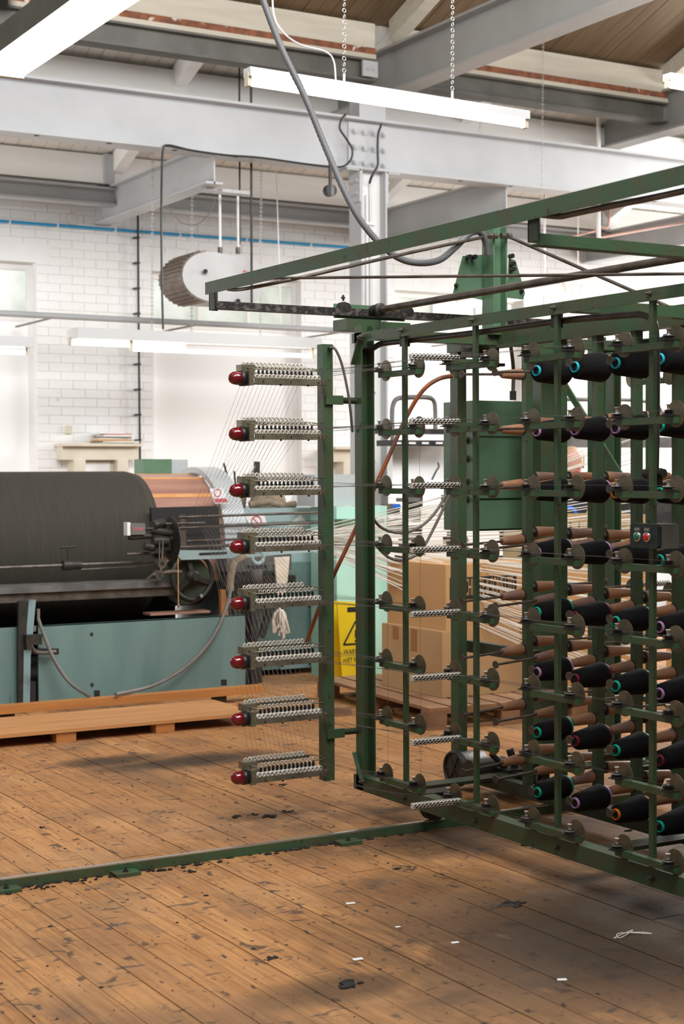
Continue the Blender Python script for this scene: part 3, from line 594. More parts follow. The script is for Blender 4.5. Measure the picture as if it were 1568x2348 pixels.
# switch gear under the top rail
sg = AY(1100, 800, 6.75); MB().box((sg.x-.05, 6.75, sg.z-.04), (sg.x+.09, 6.85, sg.z+.03)).box((sg.x-.09, 6.77, sg.z-.012), (sg.x-.05, 6.80, sg.z+.004)).box((sg.x+.11, 6.76, sg.z-.09), (sg.x+.13, 6.79, sg.z+.06)).box((sg.x-.03, 6.75, sg.z-.085), (sg.x+.16, 6.78, sg.z-.07)).ob('limit_switch', M['iron'], creel)
# drive motor at the foot
c = AY(1048, 1762, 6.95); dr = MB().lathe(c+V((-.02, 0, 0)), (1, 0, 0), [(0, .02), (0, .088), (.006, .096), (.03, .096), (.05, .088), (.17, .088), (.18, .07), (.19, .02)], 24)
dr.ob('motor_drum', M['iron'], creel)
fan = MB()
for k in range(6): a = k*math.pi/3; fan.bar(c+V((-.022, 0, 0)), c+V((-.022, .085*math.cos(a), .085*math.sin(a))), .006, .006, (1, 0, 0))
fan.torus(c+V((-.022, 0, 0)), (1, 0, 0), .088, .008, 24, 6); fan.ob('fan_grille', M['iron'], creel)
g0 = AY(1125, 1790, 6.75); gb = MB().box((g0.x, 6.6, .06), (g0.x+.22, 6.85, g0.z+.02)).box((g0.x+.02, 6.62, g0.z+.02), (g0.x+.17, 6.82, g0.z+.07)).box((g0.x+.22, 6.64, .2), (g0.x+.3, 6.8, g0.z-.02)).cyl((g0.x-.1, 6.8, g0.z+.05), (g0.x+.12, 6.8, g0.z+.05), .06, n=14)
gb.cyl((g0.x+.1, 6.58, g0.z+.02), (g0.x+.1, 6.58, g0.z+.06), .06, n=18).cyl((g0.x+.06, 6.7, g0.z+.07), (g0.x-.02, 6.72, g0.z+.15), .016, n=8).cyl((g0.x+.12, 6.7, g0.z+.07), (g0.x+.1, 6.72, g0.z+.16), .02, n=8).tube(spline([(g0.x-.1, 6.7, g0.z+.02), (g0.x+.02, 6.62, g0.z+.03), (g0.x+.15, 6.55, g0.z), (g0.x+.22, 6.62, g0.z+.01)]), .016, 8)
gb.ob('gear_housing', M['iron'], creel)
MB().torus((g0.x+.12, 6.52, g0.z-.02), (.2, -.4, 1), .07, .009, 24, 6).ob('brake_ring', M['iron'], creel)
# stop-motion lamp post and its eight units
lx0, lx1 = 3.825, 3.882
MB().box((lx0, 6.75, AY(748, 1791, 6.75).z), (lx1, 6.805, AY(748, 789, 6.75).z)).ob('lamp_post', G, creel)
for py in (918, 1680):
    a = AY(772, py, 6.76); MB().box((lx0+.01, 6.735, a.z-.022), (lx1+.05, 6.755, a.z+.022)).ob('post_bracket', G, creel); MB().cyl((lx1+.02, 6.765, a.z), (XC+.01, 6.765, a.z), .016, n=12).ob('post_arm', M['green_dark'], creel)
tray = MB().box((-.375, -.012, 0), (.0, -.008, .024)).box((-.375, -.012, -.003), (.0, .10, 0)).box((-.385, .045, .028), (-.03, .05, .052)).box((-.40, .095, .07), (-.03, .105, .084)).box((-.012, -.02, -.004), (.02, .03, .02))
tray.box((-.40, -.004, -.012), (-.375, .10, .055)).box((-.412, .05, .055), (-.34, .11, .088)); traym = tray.mesh('stop_motion_tray', M['brass'])
cer = MB(); wir = MB(); cmb = MB()
for q in range(16):
    xq = -.352+q*.0222; cer.torus((xq, .008, .031), (.25, -1, 0), .0098, .0046, 14, 6); cer.torus((xq, .020, .031), (.25, -1, 0), .0092, .0040, 12, 5)
for q in range(14):
    xq = -.325+q*.0222; wir.torus((xq, .040, .072), (.15, -1, 0), .0085, .0032, 12, 5); cer.torus((xq-.03, .098, .093), (.25, -1, 0), .0098, .0046, 14, 6); cmb.box((xq-.006, .041, .030), (xq+.004, .046, .062)); wir.box((xq+.007, .041, .03), (xq+.012, .044, .05))
for q in range(3): cer.torus((-.385+q*.02, .088, .093), (.25, -1, 0), .0085, .0036, 12, 5)
cerm = cer.mesh('eyelet_row', M['porcelain']); wirm = wir.mesh('drop_wire_row', M['cream_wire']); cmbm = cmb.mesh('drop_comb', M['black'])
grd = MB().tube(spline([(-.41, .10, .088), (-.37, .03, .07), (-.33, .01, .066), (-.30, .012, .066)], 4), .003, 6).mesh('wire_guard', M['brass'])
grd2 = MB().tube(spline([(-.05, .03, .068), (.0, .03, .068), (.03, .05, .070), (.0, .09, .08), (-.06, .10, .085)], 4), .003, 6).mesh('wire_guard', M['brass'])
lbm = MB().lathe((-.40, .04, .022), (-1, 0, 0), [(0, .026), (.004, .036), (.028, .036), (.03, .033)], 20).mesh('lamp_base', M['black'])
ldm = MB().lathe((-.43, .04, .022), (-1, 0, 0), [(0, .032), (.018, .032), (.034, .029), (.046, .022), (.053, .012), (.0555, 0)], 20).mesh('warning_lamp', M['red_glass'])
tmm = MB()
for q in (-.33, -.18, -.03): tmm.cyl((q, -.012, .008), (q, -.016, .008), .004, n=8)
for q in (-.23, -.08): tmm.cyl((q, .0, -.003), (q, .0, -.011), .005, n=8)
tmm = tmm.mesh('tray_screw', M['iron'])
LZ = [AY(690, y, 6.7).z for y in (880, 1006, 1134, 1261, 1389, 1521, 1651, 1783)]
for k, z in enumerate(LZ):
    u_ = inst('stop_motion_unit', traym, creel, (AY(745, 1300, 6.7).x, 6.715, z), (0, random.uniform(-.006, .006), 0)); tag(u_, 'brass stop motion tray with white eyelets and red lamp')
    for nm, me in (('eyelet_row', cerm), ('drop_wire_row', wirm), ('drop_comb', cmbm), ('wire_guard', grd), ('wire_guard', grd2), ('lamp_base', lbm), ('warning_lamp', ldm), ('tray_screw', tmm)): tag(inst(nm, me, u_, (0, 0, 0), local=True), kind='stuff' if nm in ('eyelet_row', 'drop_wire_row', 'drop_comb', 'tray_screw') else None)
def cable(name, px, m_, r, parent=creel, n=8, seg=8):
    return MB().tube(spline([AY(*p) if len(p) == 3 else V(p[:3]) for p in px], seg), r, n).ob(name, m_, parent)
c = AY(757, 797, 6.74); MB().cyl(c+V((0, .02, 0)), c+V((0, -.02, 0)), .012, n=6, sm=False).ob('cable_gland', M['steel'], creel)
cable('lamp_cable', [(757, 797, 6.72), (768, 800, 6.70), (782, 830, 6.70), (794, 880, 6.71), (802, 930, 6.73), (808, 990, 6.78)], M['cable'], .0065)
cable('loop_cable', [(836, 1140, 6.85), (850, 1180, 6.9), (878, 1212, 6.95), (925, 1222, 6.95), (970, 1203, 6.95), (1005, 1165, 6.95), (1035, 1110, 6.95)], M['cable'], .0075)
cable('loop_cable', [(836, 1185, 6.85), (845, 1215, 6.9), (862, 1250, 6.95), (895, 1280, 6.95), (930, 1283, 6.95), (965, 1262, 6.95), (1000, 1200, 6.95), (1030, 1135, 6.95)], M['cable'], .0075)
cable('orange_cable', [(1035, 862, 7.0), (1008, 868, 7.0), (980, 885, 7.02), (955, 915, 7.05), (925, 970, 7.08), (890, 1050, 7.1), (845, 1148, 7.12), (800, 1245, 7.15), (768, 1312, 7.2), (735, 1385, 7.4), (700, 1480, 7.8)], M['orangecable'], .0115)
# dark conduit along the top and down to the push-button box
xk = XC+.055
def AXk(px, py): return AX(px, py, xk)
cd_ = [AXk(836, 803), AXk(852, 800), AXk(870, 790), AXk(890, 786), AXk(935, 781), AXk(1090, 763), AXk(1275, 737), AXk(1440, 722), AXk(1475, 722), AXk(1494, 733), AXk(1503, 760), AXk(1505, 850), AXk(1504, 1000), AXk(1502, 1090)]
MB().tube(spline(cd_, 6), .014, 10).ob('conduit', M['conduit'], creel)
for px, py in ((932, 780), (1281, 735)): c = AXk(px, py); MB().box((c.x-.03, c.y-.015, c.z-.03), (c.x+.01, c.y+.015, c.z+.03)).ob('conduit_clip', M['iron'], creel)
c = AXk(1502, 1085); MB().cyl(c+V((0, -.05, 0)), c+V((0, .06, 0)), .017, n=12).box((c.x-.02, c.y-.02, c.z-.05), (c.x+.02, c.y+.02, c.z+.02)).ob('pipe_clamp', M['iron'], creel)
cable('grey_conduit', [tuple(AXk(1502, 1095)), tuple(AXk(1500, 1120)), tuple(AXk(1505, 1150)), tuple(AXk(1500, 1180)), tuple(AXk(1493, 1198))], M['cable'], .011)
b0 = AX(1448, 1256, XC-.03); yb0, yb1 = AX(1512, 1226, XC-.02).y, AX(1449, 1226, XC-.02).y
zt_, zb_ = AX(1480, 1201, XC-.02).z, AX(1480, 1257, XC-.02).z
pb = MB().box((XC-.012, yb0, zb_), (XC+.075, yb1, zt_)).ob('push_button_box', M['boxgrey'], creel, 'dark push button box with green and red buttons')
MB().prism([(yb0+.01, zb_), (yb1-.01, zb_), (yb1, zb_+.01), (yb1, zt_-.01), (yb1-.01, zt_), (yb0+.01, zt_), (yb0, zt_-.01), (yb0, zb_+.01)], (XC-.03, 0, 0), (0, 1, 0), (0, 0, 1), (.02, 0, 0)).ob('box_lid', M['boxface'], pb)
for f_, mm in ((.71, 'greenbtn'), (.36, 'redbtn')):
    c = V((XC-.03, yb0+(yb1-yb0)*f_, zb_+(zt_-zb_)*.46)); MB().lathe(c, (-1, 0, 0), [(0, .019), (.006, .019), (.008, .017), (.008, .0135)], 18).ob('button_bezel', M['chrome'], pb); MB().lathe(c, (-1, 0, 0), [(0, .0135), (.010, .0135), (.013, .010)], 16).ob('button', M[mm], pb)
    MB().box((c.x-.004, c.y-.016, c.z+.02), (c.x, c.y+.016, c.z+.036)).ob('legend_plate', M['boxgrey'], pb)
    text('legend', 'START' if mm == 'greenbtn' else 'STOP', .010, c+V((-.0045, 0, .028)), (0, -1, 0), (0, 0, 1), M['porcelain'], pb, .0003)
c = AXk(1494, 1199); MB().cyl(c+V((0, 0, -.02)), c+V((0, 0, .012)), .017, n=8).ob('box_gland', M['iron'], pb)
# ---- overhead traverse rails and drive shaft
trv = thing('traverse_frame', 'green overhead traverse frame with greasy rail and tie rods above the creel', 'frame', (3.3, 5.6, 2.4))
X0 = 3.3; zA = AX(470, 660, X0).z; zT = zA
pL = AX(470, 648, X0); pLb = AX(478, 672, X0)
MB().box((X0, 2.6, pLb.z-.004), (X0+.006, pL.y, pL.z)).box((X0+.006, 2.6, pL.z-.006), (X0+.05, pL.y, pL.z)).ob('top_bar', G, trv)
YR = 6.96; hz0 = AY(488, 711, YR).z
MB().box((X0+.03, YR-.03, hz0), (X0+.036, YR+.03, pL.z-.01)).box((X0+.03, YR+.024, hz0), (X0+.075, YR+.03, pL.z-.01)).ob('drop_hanger', M['green_dark'], trv)
za, zb2 = AY(500, 692, YR).z, AY(500, 709, YR).z
MB().box((X0+.04, YR-.032, zb2), (5.9, YR-.026, za)).box((X0+.04, YR-.026, zb2), (5.9, YR+.03, zb2+.006)).box((X0+.04, YR-.002, zb2+.006), (5.9, YR+.004, za-.003)).ob('greasy_rail', M['greasy'], trv, 'black greasy rail')
YN = AX(1210, 525, X0).y; hz1 = AX(1210, 553, X0).z
MB().box((X0+.02, YN-.028, hz1), (X0+.026, YN+.028, pL.z-.01)).box((X0+.02, YN+.022, hz1), (X0+.07, YN+.028, pL.z-.01)).ob('drop_hanger', M['green_dark'], trv)
za, zb2 = AY(1260, 540, YN).z, AY(1260, 566, YN).z
MB().box((X0+.03, YN-.028, zb2), (6.2, YN-.022, za)).box((X0+.03, YN-.022, zb2), (6.2, YN+.03, zb2+.006)).ob('near_rail', G, trv)
MB().tube(spline([AX(522, 663, X0+.02), AX(545, 664, X0+.02), AX(590, 657, X0+.03), AX(700, 634, X0+.2), AX(900, 588, 4.0), AY(1120, 541, 6.6)], 8), .0085, 8).ob('tie_rod', M['steel_br'], trv)
MB().tube(spline([AX(1225, 490, X0+.02), AX(1280, 496, X0+.03), AX(1310, 491, X0+.03), AX(1400, 472, X0+.03), AX(1568, 438, X0+.03), V((X0+.03, 2.7, AX(1568, 438, X0+.03).z))], 6), .011, 8).ob('round_bar', M['steel_br'], trv)
MB().cyl(AY(1167, 543, 6.6), AX(1530, 702, XM+.3), .0085, n=8).ob('tie_rod', M['steel_br'], trv)
MB().cyl(AX(618, 638, X0+.08), AY(1640, 627, 4.6)+(AY(1640, 627, 4.6)-AX(618, 638, X0+.08))*.5, .0065, n=8).ob('cross_rod', M['steel_br'], trv)
# carriage
cg = AY(786, 690, 6.9); cg2 = AY(948, 716, 6.9)
cr = thing('rail_carriage', 'green wheeled carriage with sprocket and drive shaft on the greasy rail', 'carriage', (cg.x, 6.9, cg.z))
zq = [AY(786, y, 6.93).z for y in (694, 722, 733, 758)]
MB().box((cg.x, 6.985, zq[1]-.01), (cg2.x, 6.995, zq[0])).ob('side_plate', M['green_light'], cr)
MB().box((cg.x, 6.86, zq[3]), (cg.x+.20, 7.0, zq[2])).box((cg.x+.25, 6.93, zq[3]+.02), (cg2.x, 7.0, zq[2])).ob('lower_box', M['green'], cr)
for px, py in ((796, 706), (940, 716)):
    c = AY(px, py, 6.93); MB().lathe(c+V((0, .06, 0)), (0, -1, 0), [(0, .034), (.03, .034), (.03, .028), (.055, .028), (.055, .02), (.065, .02)], 20, sm=False).ob('wheel', M['iron'], cr)
c = AY(868, 711, 6.88); MB().lathe(c+V((0, .05, 0)), (0, -1, 0), [(0, .03), (.02, .03), (.02, .022), (.05, .022), (.05, .034), (.075, .034), (.08, .024)], 18, sm=False).ob('sprocket', M['iron'], cr)
MB().cyl(c, V((c.x, 2.5, c.z)), .017, n=14).ob('drive_shaft', M['steel_br'], cr)
c = AY(787, 690, 6.97); MB().cyl(c, c+V((0, 0, .03)), .006, n=8).cyl(c+V((0, 0, .012)), c+V((0, 0, .02)), .013, n=6).ob('grease_nipple', M['iron'], cr)
# corrugated hose from the roof
hp = spline([AY(580, -70, 6.9), AY(603, 0, 6.85), AY(645, 110, 6.8), AY(700, 225, 6.75), AY(745, 335, 6.7), AY(800, 460, 6.62), (AY(845, 530, 6.58)), AY(900, 583, 6.55), AY(950, 602, 6.55), AY(1005, 597, 6.55), AY(1045, 566, 6.55), AY(1075, 537, 6.56), AY(1098, 531, 6.58), AY(1112, 552, 6.6), AY(1118, 585, 6.62)], 22)
pts = []; 
for i in range(len(hp)): pts.append(hp[i])
rad = [.0175 if i % 2 else .0155 for i in range(len(pts))]
tag(MB().tube(pts, rad, 10).ob('corrugated_hose', M['hose']), 'grey corrugated hose drooping from the roof to the creel mast', 'hose')
# ================================================================ THE WARPING MACHINE
YDc = 12.25; RD = .60; ZD = 1.70-RD
wp = thing('warping_machine', 'long teal sectional warping machine with drum wound in dark yarn', 'machine', (4.6, 11.6, 0))
xe = AY(352, 1215, YDc-RD).x; xt = AY(288, 1075, YDc).x
MB().lathe((1.2, YDc, ZD), (1, 0, 0), [(0, RD), (xt-1.2-.02, RD), (xt-1.2+.06, RD-.02), (xe-1.2-.02, RD-.13), (xe-1.2, RD-.16), (xe-1.2, .3)], 72).ob('wound_warp', M['warp'], wp, 'dark brown black warp yarn wound on the drum')
xd1 = AY(478, 1150, YDc-.3).x
NS = 14; RB = RD-.025
for k in range(NS):
    if 2*math.pi*k/NS > 3.2: continue
    a0 = 2*math.pi*k/NS+.13; a1 = 2*math.pi*(k+1)/NS+.13
    p = lambda a, r: (YDc+r*math.cos(a), ZD+r*math.sin(a))
    A, B, C_, D_ = p(a0+.03, RB), p(a1-.03, RB), p(a1-.03, RB-.02), p(a0+.03, RB-.02)
    MB().prism([A, B, C_, D_], (xe-.25, 0, 0), (0, 1, 0), (0, 0, 1), (xd1-xe+.25, 0, 0)).ob('drum_slat', M['copper'], wp)
    A, B, C_, D_ = p(a0-.035, RB+.004), p(a0+.035, RB+.004), p(a0+.035, RB-.03), p(a0-.035, RB-.03)
    MB().prism([A, B, C_, D_], (xe-.25, 0, 0), (0, 1, 0), (0, 0, 1), (xd1-xe+.25, 0, 0)).ob('slat_edge', M['copper_e'], wp)
MB().cyl((xe-.2, YDc, ZD), (xd1-.02, YDc, ZD), RB-.04, n=28).ob('drum_core', M['iron'], wp)
dark_plate_pts = [AY(x, y, 11.62) for x, y in ((346, 1164), (500, 1160), (508, 1262), (354, 1270))]
MB().prism([(p.x, p.z) for p in dark_plate_pts], (0, 11.62, 0), (1, 0, 0), (0, 0, 1), (0, .03, 0)).ob('dark_interior_plate', M['ink'], wp)  # added black plate, stands for the dark shaded hollow below the slats
# grey guard arch at the drum end
gd_ = MB(); n_ = 26; Ro, Ri = RB+.06, RB+.012; P = []
for i in range(n_+1):
    a = math.radians(72)+math.radians(118)*(i/n_)
    cs, sn = math.cos(a), math.sin(a)
    P += [(xd1-.01, YDc+Ri*cs, ZD+Ri*sn), (xd1+.19, YDc+Ri*cs, ZD+Ri*sn), (xd1+.19, YDc+Ro*cs, ZD+Ro*sn), (xd1-.01, YDc+Ro*cs, ZD+Ro*sn)]
F_ = []
for i in range(n_):
    for j in range(4): F_.append((i*4+j, (i+1)*4+j, (i+1)*4+(j+1)%4, i*4+(j+1)%4))
F_ += [(3, 2, 1, 0), (n_*4, n_*4+1, n_*4+2, n_*4+3)]
gd_.add(P, F_, False).ob('drum_guard', M['guard'], wp, 'curved pale grey guard plate')
def on_plane(poly, Y, t=.004, m_=None, nm='sticker', parent=wp, lab=None):
    P = [AY(x, y, Y) for x, y in poly]; return MB().prism([(p.x, p.z) for p in P], (0, Y, 0), (1, 0, 0), (0, 0, 1), (0, t, 0)).ob(nm, m_, parent, lab)
ysx = YDc-RB-.08
yst = YDc-RB*.93
sk = on_plane([(480, 1120), (511, 1120), (525, 1154), (493, 1155)], yst-.1, .003, M['sticker'], 'warning_sticker')
c = AY(499, 1130, yst-.103); MB().torus(c, (0, 1, 0), .03, .004, 18, 4).ob('sticker_ring', M['pink'], sk); on_plane([(491, 1143), (519, 1143), (523, 1151), (494, 1152)], yst-.104, .002, M['pink'], 'sticker_band', sk)
# green block on top behind the drum
a = AY(318, 1076, 12.9); b = AY(383, 1053, 12.9); MB().box((a.x, 12.8, a.z-.5), (b.x, 13.0, b.z)).ob('drive_cover', M['green_light'], wp)
a = AY(383, 1076, 12.9); b = AY(425, 1054, 12.9); MB().box((a.x, 12.85, a.z-.5), (b.x, 13.0, b.z)).ob('drive_cover', M['guard'], wp)
# side body beyond the drum
b0_ = AY(520, 1185, 12.0); b1_ = AY(735, 1160, 12.0)
MB().box((xd1+.14, 11.75, .04), (AY(765, 1200, 11.75).x, 12.9, AY(600, 1166, 11.75).z)).ob('end_housing', M['paleteal'], wp, 'pale teal end housing with safety stickers')
hz = AY(640, 1290, 11.7).z
MB().box((xd1+.2, 11.66, .05), (AY(800, 1290, 11.66).x, 11.72, hz)).ob('lower_panel', M['teal'], wp)
MB().box((xd1+.5, 11.63, .05), (AY(800, 1290, 11.63).x, 11.66, AY(640, 1500, 11.63).z)).ob('lower_panel', M['greyteal'], wp)
sk = on_plane([(560, 1182), (606, 1182), (614, 1206), (574, 1206)], 11.745, .003, M['sticker'], 'warning_sticker'); c = AY(588, 1196, 11.74); MB().torus(c, (0, 1, 0), .046, .005, 20, 4).bar(c+V((-.03, 0, .03)), c+V((.03, 0, -.03)), .006, .006, (0, 1, 0)).ob('prohibition_ring', M['pink'], sk)
on_plane([(660, 1206), (688, 1180), (712, 1206)], 11.745, .003, M['sticker'], 'warning_sticker'); on_plane([(535, 1182), (553, 1182), (568, 1204), (538, 1204)], 11.744, .003, M['greyjoist'], 'dark_stripe')
for pl in ([(494, 1172), (510, 1172), (502, 1205), (496, 1205)], [(505, 1214), (514, 1214), (512, 1248), (502, 1248)]): on_plane(pl, 11.74, .004, M['yellow'], 'yellow_mark')
# front bed: screws, rods, flat rail
def rodp(nm, p, q, r, m_, Y=11.15, lab=None): return MB().cyl(AY(p[0], p[1], Y), AY(q[0], q[1], Y), r, n=10).ob(nm, m_, wp, lab)
x0_ = AY(-180, 1309, 11.15); x1_ = AY(372, 1287, 11.15)
th = MB(); N_ = 150; prof = []; Lh = (x1_-x0_).length
for i in range(N_+1): prof.append((Lh*i/N_, .0135 if i % 2 else .0115))
th.lathe(x0_, x1_-x0_, prof, 10).ob('lead_screw', M['steel'], wp, 'long threaded steel lead screw')
rodp('guide_rod', (185, 1306), (372, 1296), .006, M['steel'])
c = AY(162, 1296, 11.13); MB().cyl(c+V((-.06, 0, 0)), c+V((.0, 0, 0)), .038, n=16).cyl(c+V((0, 0, 0)), c+V((.08, 0, 0)), .034, n=16).cyl(c+V((-.02, 0, 0)), c+V((-.02, 0, .13)), .008, n=8).cyl(c+V((-.075, 0, .13)), c+V((.04, 0, .138)), .008, n=8).ob('screw_clamp', M['iron'], wp)
zt1, zt2, zt3 = (AY(150, y, 11.05).z for y in (1341, 1356, 1371))
xr = AY(400, 1335, 11.05).x
MB().box((1.3, 11.05, zt2), (xr, 11.35, zt1)).ob('bed_rail', M['midmach'], wp); MB().box((1.3, 11.08, zt3-.02), (xr, 11.3, zt2)).ob('bed_rail', M['steel_br'], wp)
# oil tank panels and legs
zt_k, zb_k = AY(300, 1424, 10.8).z, .06
xl = AY(88, 1500, 10.8).x; xr2 = AY(562, 1450, 10.8).x
MB().box((xl, 10.8, zb_k), (xr2, 10.82, zt_k)).box((xl, 10.8, zt_k-.006), (xr2, 10.84, zt_k)).ob('front_panel', M['teal'], wp, 'dripping stained teal front panel')
MB().box((1.3, 10.8, zb_k), (AY(47, 1500, 10.8).x, 10.82, zt_k)).ob('front_panel', M['teal'], wp)
MB().box((1.3, 11.1, .03), (xr2+.3, 12.8, .2)).ob('machine_bed', M['ink'], wp); MB().box((1.3, 12.75, .1), (xr2+.3, 12.85, 1.2)).ob('rear_plate', M['ink'], wp)
hol = MB()
for px, py in ((210, 1454), (211, 1570)): hol.cyl(AY(px, py, 10.8), AY(px, py, 10.795), .013, n=12)
hol.ob('panel_hole', M['ink'], wp)
for pl in ([(72, 1500), (72, 1487), (135, 1487), (135, 1500)], [(216, 1598), (216, 1583), (229, 1583), (229, 1598)], [(507, 1571), (507, 1558), (520, 1558), (520, 1571)], [(70, 1608), (70, 1562), (82, 1562), (82, 1608)]): on_plane(pl, 10.796, .003, M['ink'], 'panel_slot')
pA = lambda x, y: AY(x, y, 10.74)
lg = MB(); lg.bar(pA(73, 1375), pA(62, 1500), .05, .03, (0, 1, 0)); lg.bar(pA(60, 1490), pA(58, 1622), .05, .05, (0, 1, 0)); lg.ob('leg', M['greyteal'], wp); MB().bar(pA(50, 1378), pA(50, 1622), .06, .035, (0, 1, 0)).ob('leg', M['iron'], wp)
c = pA(69, 1465); MB().box((c.x-.055, 10.66, c.z-.035), (c.x+.06, 10.72, c.z+.035)).ob('valve_block', M['iron'], wp); MB().cyl(pA(78, 1448), pA(80, 1435), .012, n=8).cyl(pA(88, 1425), pA(88, 1396), .012, n=10).ob('valve_fitting', M['chrome'], wp)
MB().tube(spline([pA(70, 1480), pA(80, 1493), pA(100, 1497), pA(128, 1494)]), .014, 8).ob('pipe_stub', M['cable'], wp)
MB().tube(spline([AY(88, 1420, 10.72), AY(100, 1455, 10.70), AY(125, 1515, 10.65), AY(160, 1565, 10.6), AY(205, 1597, 10.45)]), .013, 8).ob('hose', M['cable'], wp)
MB().tube(spline([AY(560, 1278, 10.95), AY(540, 1292, 10.9), AY(530, 1340, 10.85), AY(520, 1390, 10.8), AY(485, 1465, 10.75), AY(425, 1530, 10.7), AY(350, 1572, 10.62), AY(265, 1592, 10.4)]), .014, 8).ob('hose', M['cable'], wp)
MB().tube(spline([AY(560, 1276, 10.93), AY(537, 1290, 10.88), AY(529, 1320, 10.86), AY(527, 1355, 10.86)]), .03, 8).ob('rag_wrap', M['sack'], wp)
# hand wheel, disc, air cylinder
hc = AY(441, 1322, 11.02); hw = MB().torus(hc, (.15, -1, 0), .178, .020, 36, 8)
hw.lathe(hc+V((0, .03, 0)), (.15, -1, 0), [(0, .05), (.05, .05), (.055, .03), (.075, .03)], 16)
hwo = hw.ob('hand_wheel', M['iron'], wp, 'dark cast iron hand wheel with three spokes')
for a in (1.75, 1.75+2.09, 1.75+4.19):
    MB().bar(hc, hc+V((.172*math.cos(a), .02, .172*math.sin(a))), .035, .022, (0, 1, 0)).ob('spoke', M['iron'], hwo)
MB().cyl(AY(444, 1380, 11.0), AY(462, 1366, 10.85), .014, n=10).ob('crank_grip', M['steel'], hwo)
MB().cyl(hc+V((-.02, .08, -.03)), hc+V((.0, .14, -.03)), .19, n=28).ob('gear_case', M['green_dark'], wp)
dc = AY(392, 1236, 11.02); MB().cyl(dc, dc+V((.008, 0, 0)), .165, n=36).cyl(dc+V((-.012, 0, 0)), dc+V((.02, 0, 0)), .03, n=12).ob('index_disc', M['iron'], wp)
a = AY(297, 1226, 11.0); b = AY(328, 1200, 11.0); ac = MB().box((a.x, 10.96, a.z), (b.x, 11.05, b.z)).ob('air_cylinder', M['chrome'], wp); MB().box((a.x-.03, 10.97, a.z-.005), (a.x-.005, 11.04, b.z+.01)).ob('end_cap', M['sticker'], ac)
text('cylinder_mark', 'TEXMAC', .028, ((a.x+b.x)/2, 10.958, (a.z+b.z)/2), (1, 0, 0), (0, 0, 1), M['pink'], ac, .0004, .085)
mv = MB(); mv.cyl(AY(295, 1232, 11.0), AY(345, 1229, 11.0), .022, n=10).cyl(AY(328, 1213, 11.0), AY(352, 1212, 11.0), .012, n=8).cyl(AY(345, 1215, 11.02), AY(392, 1222, 11.02), .03, n=12).cyl(AY(330, 1252, 11.0), AY(350, 1255, 11.0), .03, n=12).cyl(AY(350, 1205, 11.0), AY(375, 1200, 11.05), .035, n=14).cyl(AY(350, 1240, 11.0), AY(385, 1240, 11.0), .035, n=12).box(tuple(AY(352, 1262, 11.06)-V((0, .05, 0))), tuple(AY(385, 1225, 11.06)+V((0, .05, 0))))
mv.ob('index_mechanism', M['iron'], wp)
rodp('short_rod', (290, 1271), (352, 1268), .012, M['steel_br'], 11.05)
for px, py, r in ((371, 1292, .036), (365, 1318, .034)): c = AY(px, py, 10.96); MB().cyl(c+V((0, .05, 0)), c+V((0, -.01, 0)), r, n=18).ob('grooved_roller', M['steel'], wp); MB().cyl(c+V((0, -.011, 0)), c+V((0, -.014, 0)), r*.45, n=14).ob('roller_bore', M['iron'], wp)
MB().tube(spline([AY(338, 1328, 10.98), AY(350, 1319, 10.97), AY(365, 1316, 10.97), AY(392, 1311, 10.98), AY(415, 1312, 11.0)]), [.012]*8+[.017]*25, 8).ob('lever', M['steel_br'], wp)
MB().cyl(AY(374, 1235, 10.97), AY(372, 1285, 10.97), .005, n=6).cyl(AY(366, 1240, 10.97), AY(365, 1300, 10.97), .004, n=6).ob('link_rod', M['chrome'], wp)
hk = MB().cyl(AY(408, 1280, 10.85), AY(409, 1390, 10.85), .0035, n=6).ob('hanging_cord', M['copper_e'], wp); MB().torus(AY(408, 1396, 10.85), (0, 1, 0), .012, .003, 12, 5, .75, .1).ball(AY(409, 1388, 10.85), .012, 8, 6).ob('hook', M['brass'], hk)
# table arm and reed
ta = [AY(398, 1250, 10.98), AY(404, 1272, 10.98), AY(416, 1284, 10.98), AY(560, 1279, 10.98), AY(745, 1263, 10.98), AY(745, 1252, 10.98), AY(560, 1262, 10.98), AY(415, 1262, 10.98), AY(404, 1245, 10.98)]
MB().prism([(p.x, p.z) for p in ta], (0, 10.98, 0), (1, 0, 0), (0, 0, 1), (0, .03, 0)).ob('table_arm', M['paleteal'], wp)
on_plane([(457, 1273), (457, 1268), (520, 1265), (520, 1270)], 10.975, .004, M['ink'], 'arm_slot')
YRd = 11.0
for p, q, r in (((410, 1186), (760, 1174), .010), ((408, 1211), (760, 1197), .010), ((428, 1241), (720, 1230), .010), ((412, 1255), (720, 1243), .013), ((380, 1201), (470, 1199), .009)): rodp('reed_rod', p, q, r, M['steel_br'], YRd)
tp = AY(418, 1180, YRd+.01); bt = AY(418, 1262, YRd+.01); MB().box((tp.x-.02, YRd, bt.z), (tp.x+.025, YRd+.03, tp.z)).ob('reed_post', M['steel_br'], wp)
tee = MB()
for k in range(92):
    px = 425+k*3.35; t_ = AY(px, 1204.5-.040*(px-425), YRd); b_ = AY(px, 1210.5-.040*(px-425), YRd); tee.box((t_.x-.0025, YRd-.002, b_.z), (t_.x+.0025, YRd+.002, t_.z))
    if k < 44: t_ = AY(px, 1224-.03*(px-425), YRd+.1); tee.box((t_.x-.002, YRd+.1, t_.z-.02), (t_.x+.002, YRd+.104, t_.z))
tag(tee.ob('reed_teeth', M['iron'], wp), kind='stuff')
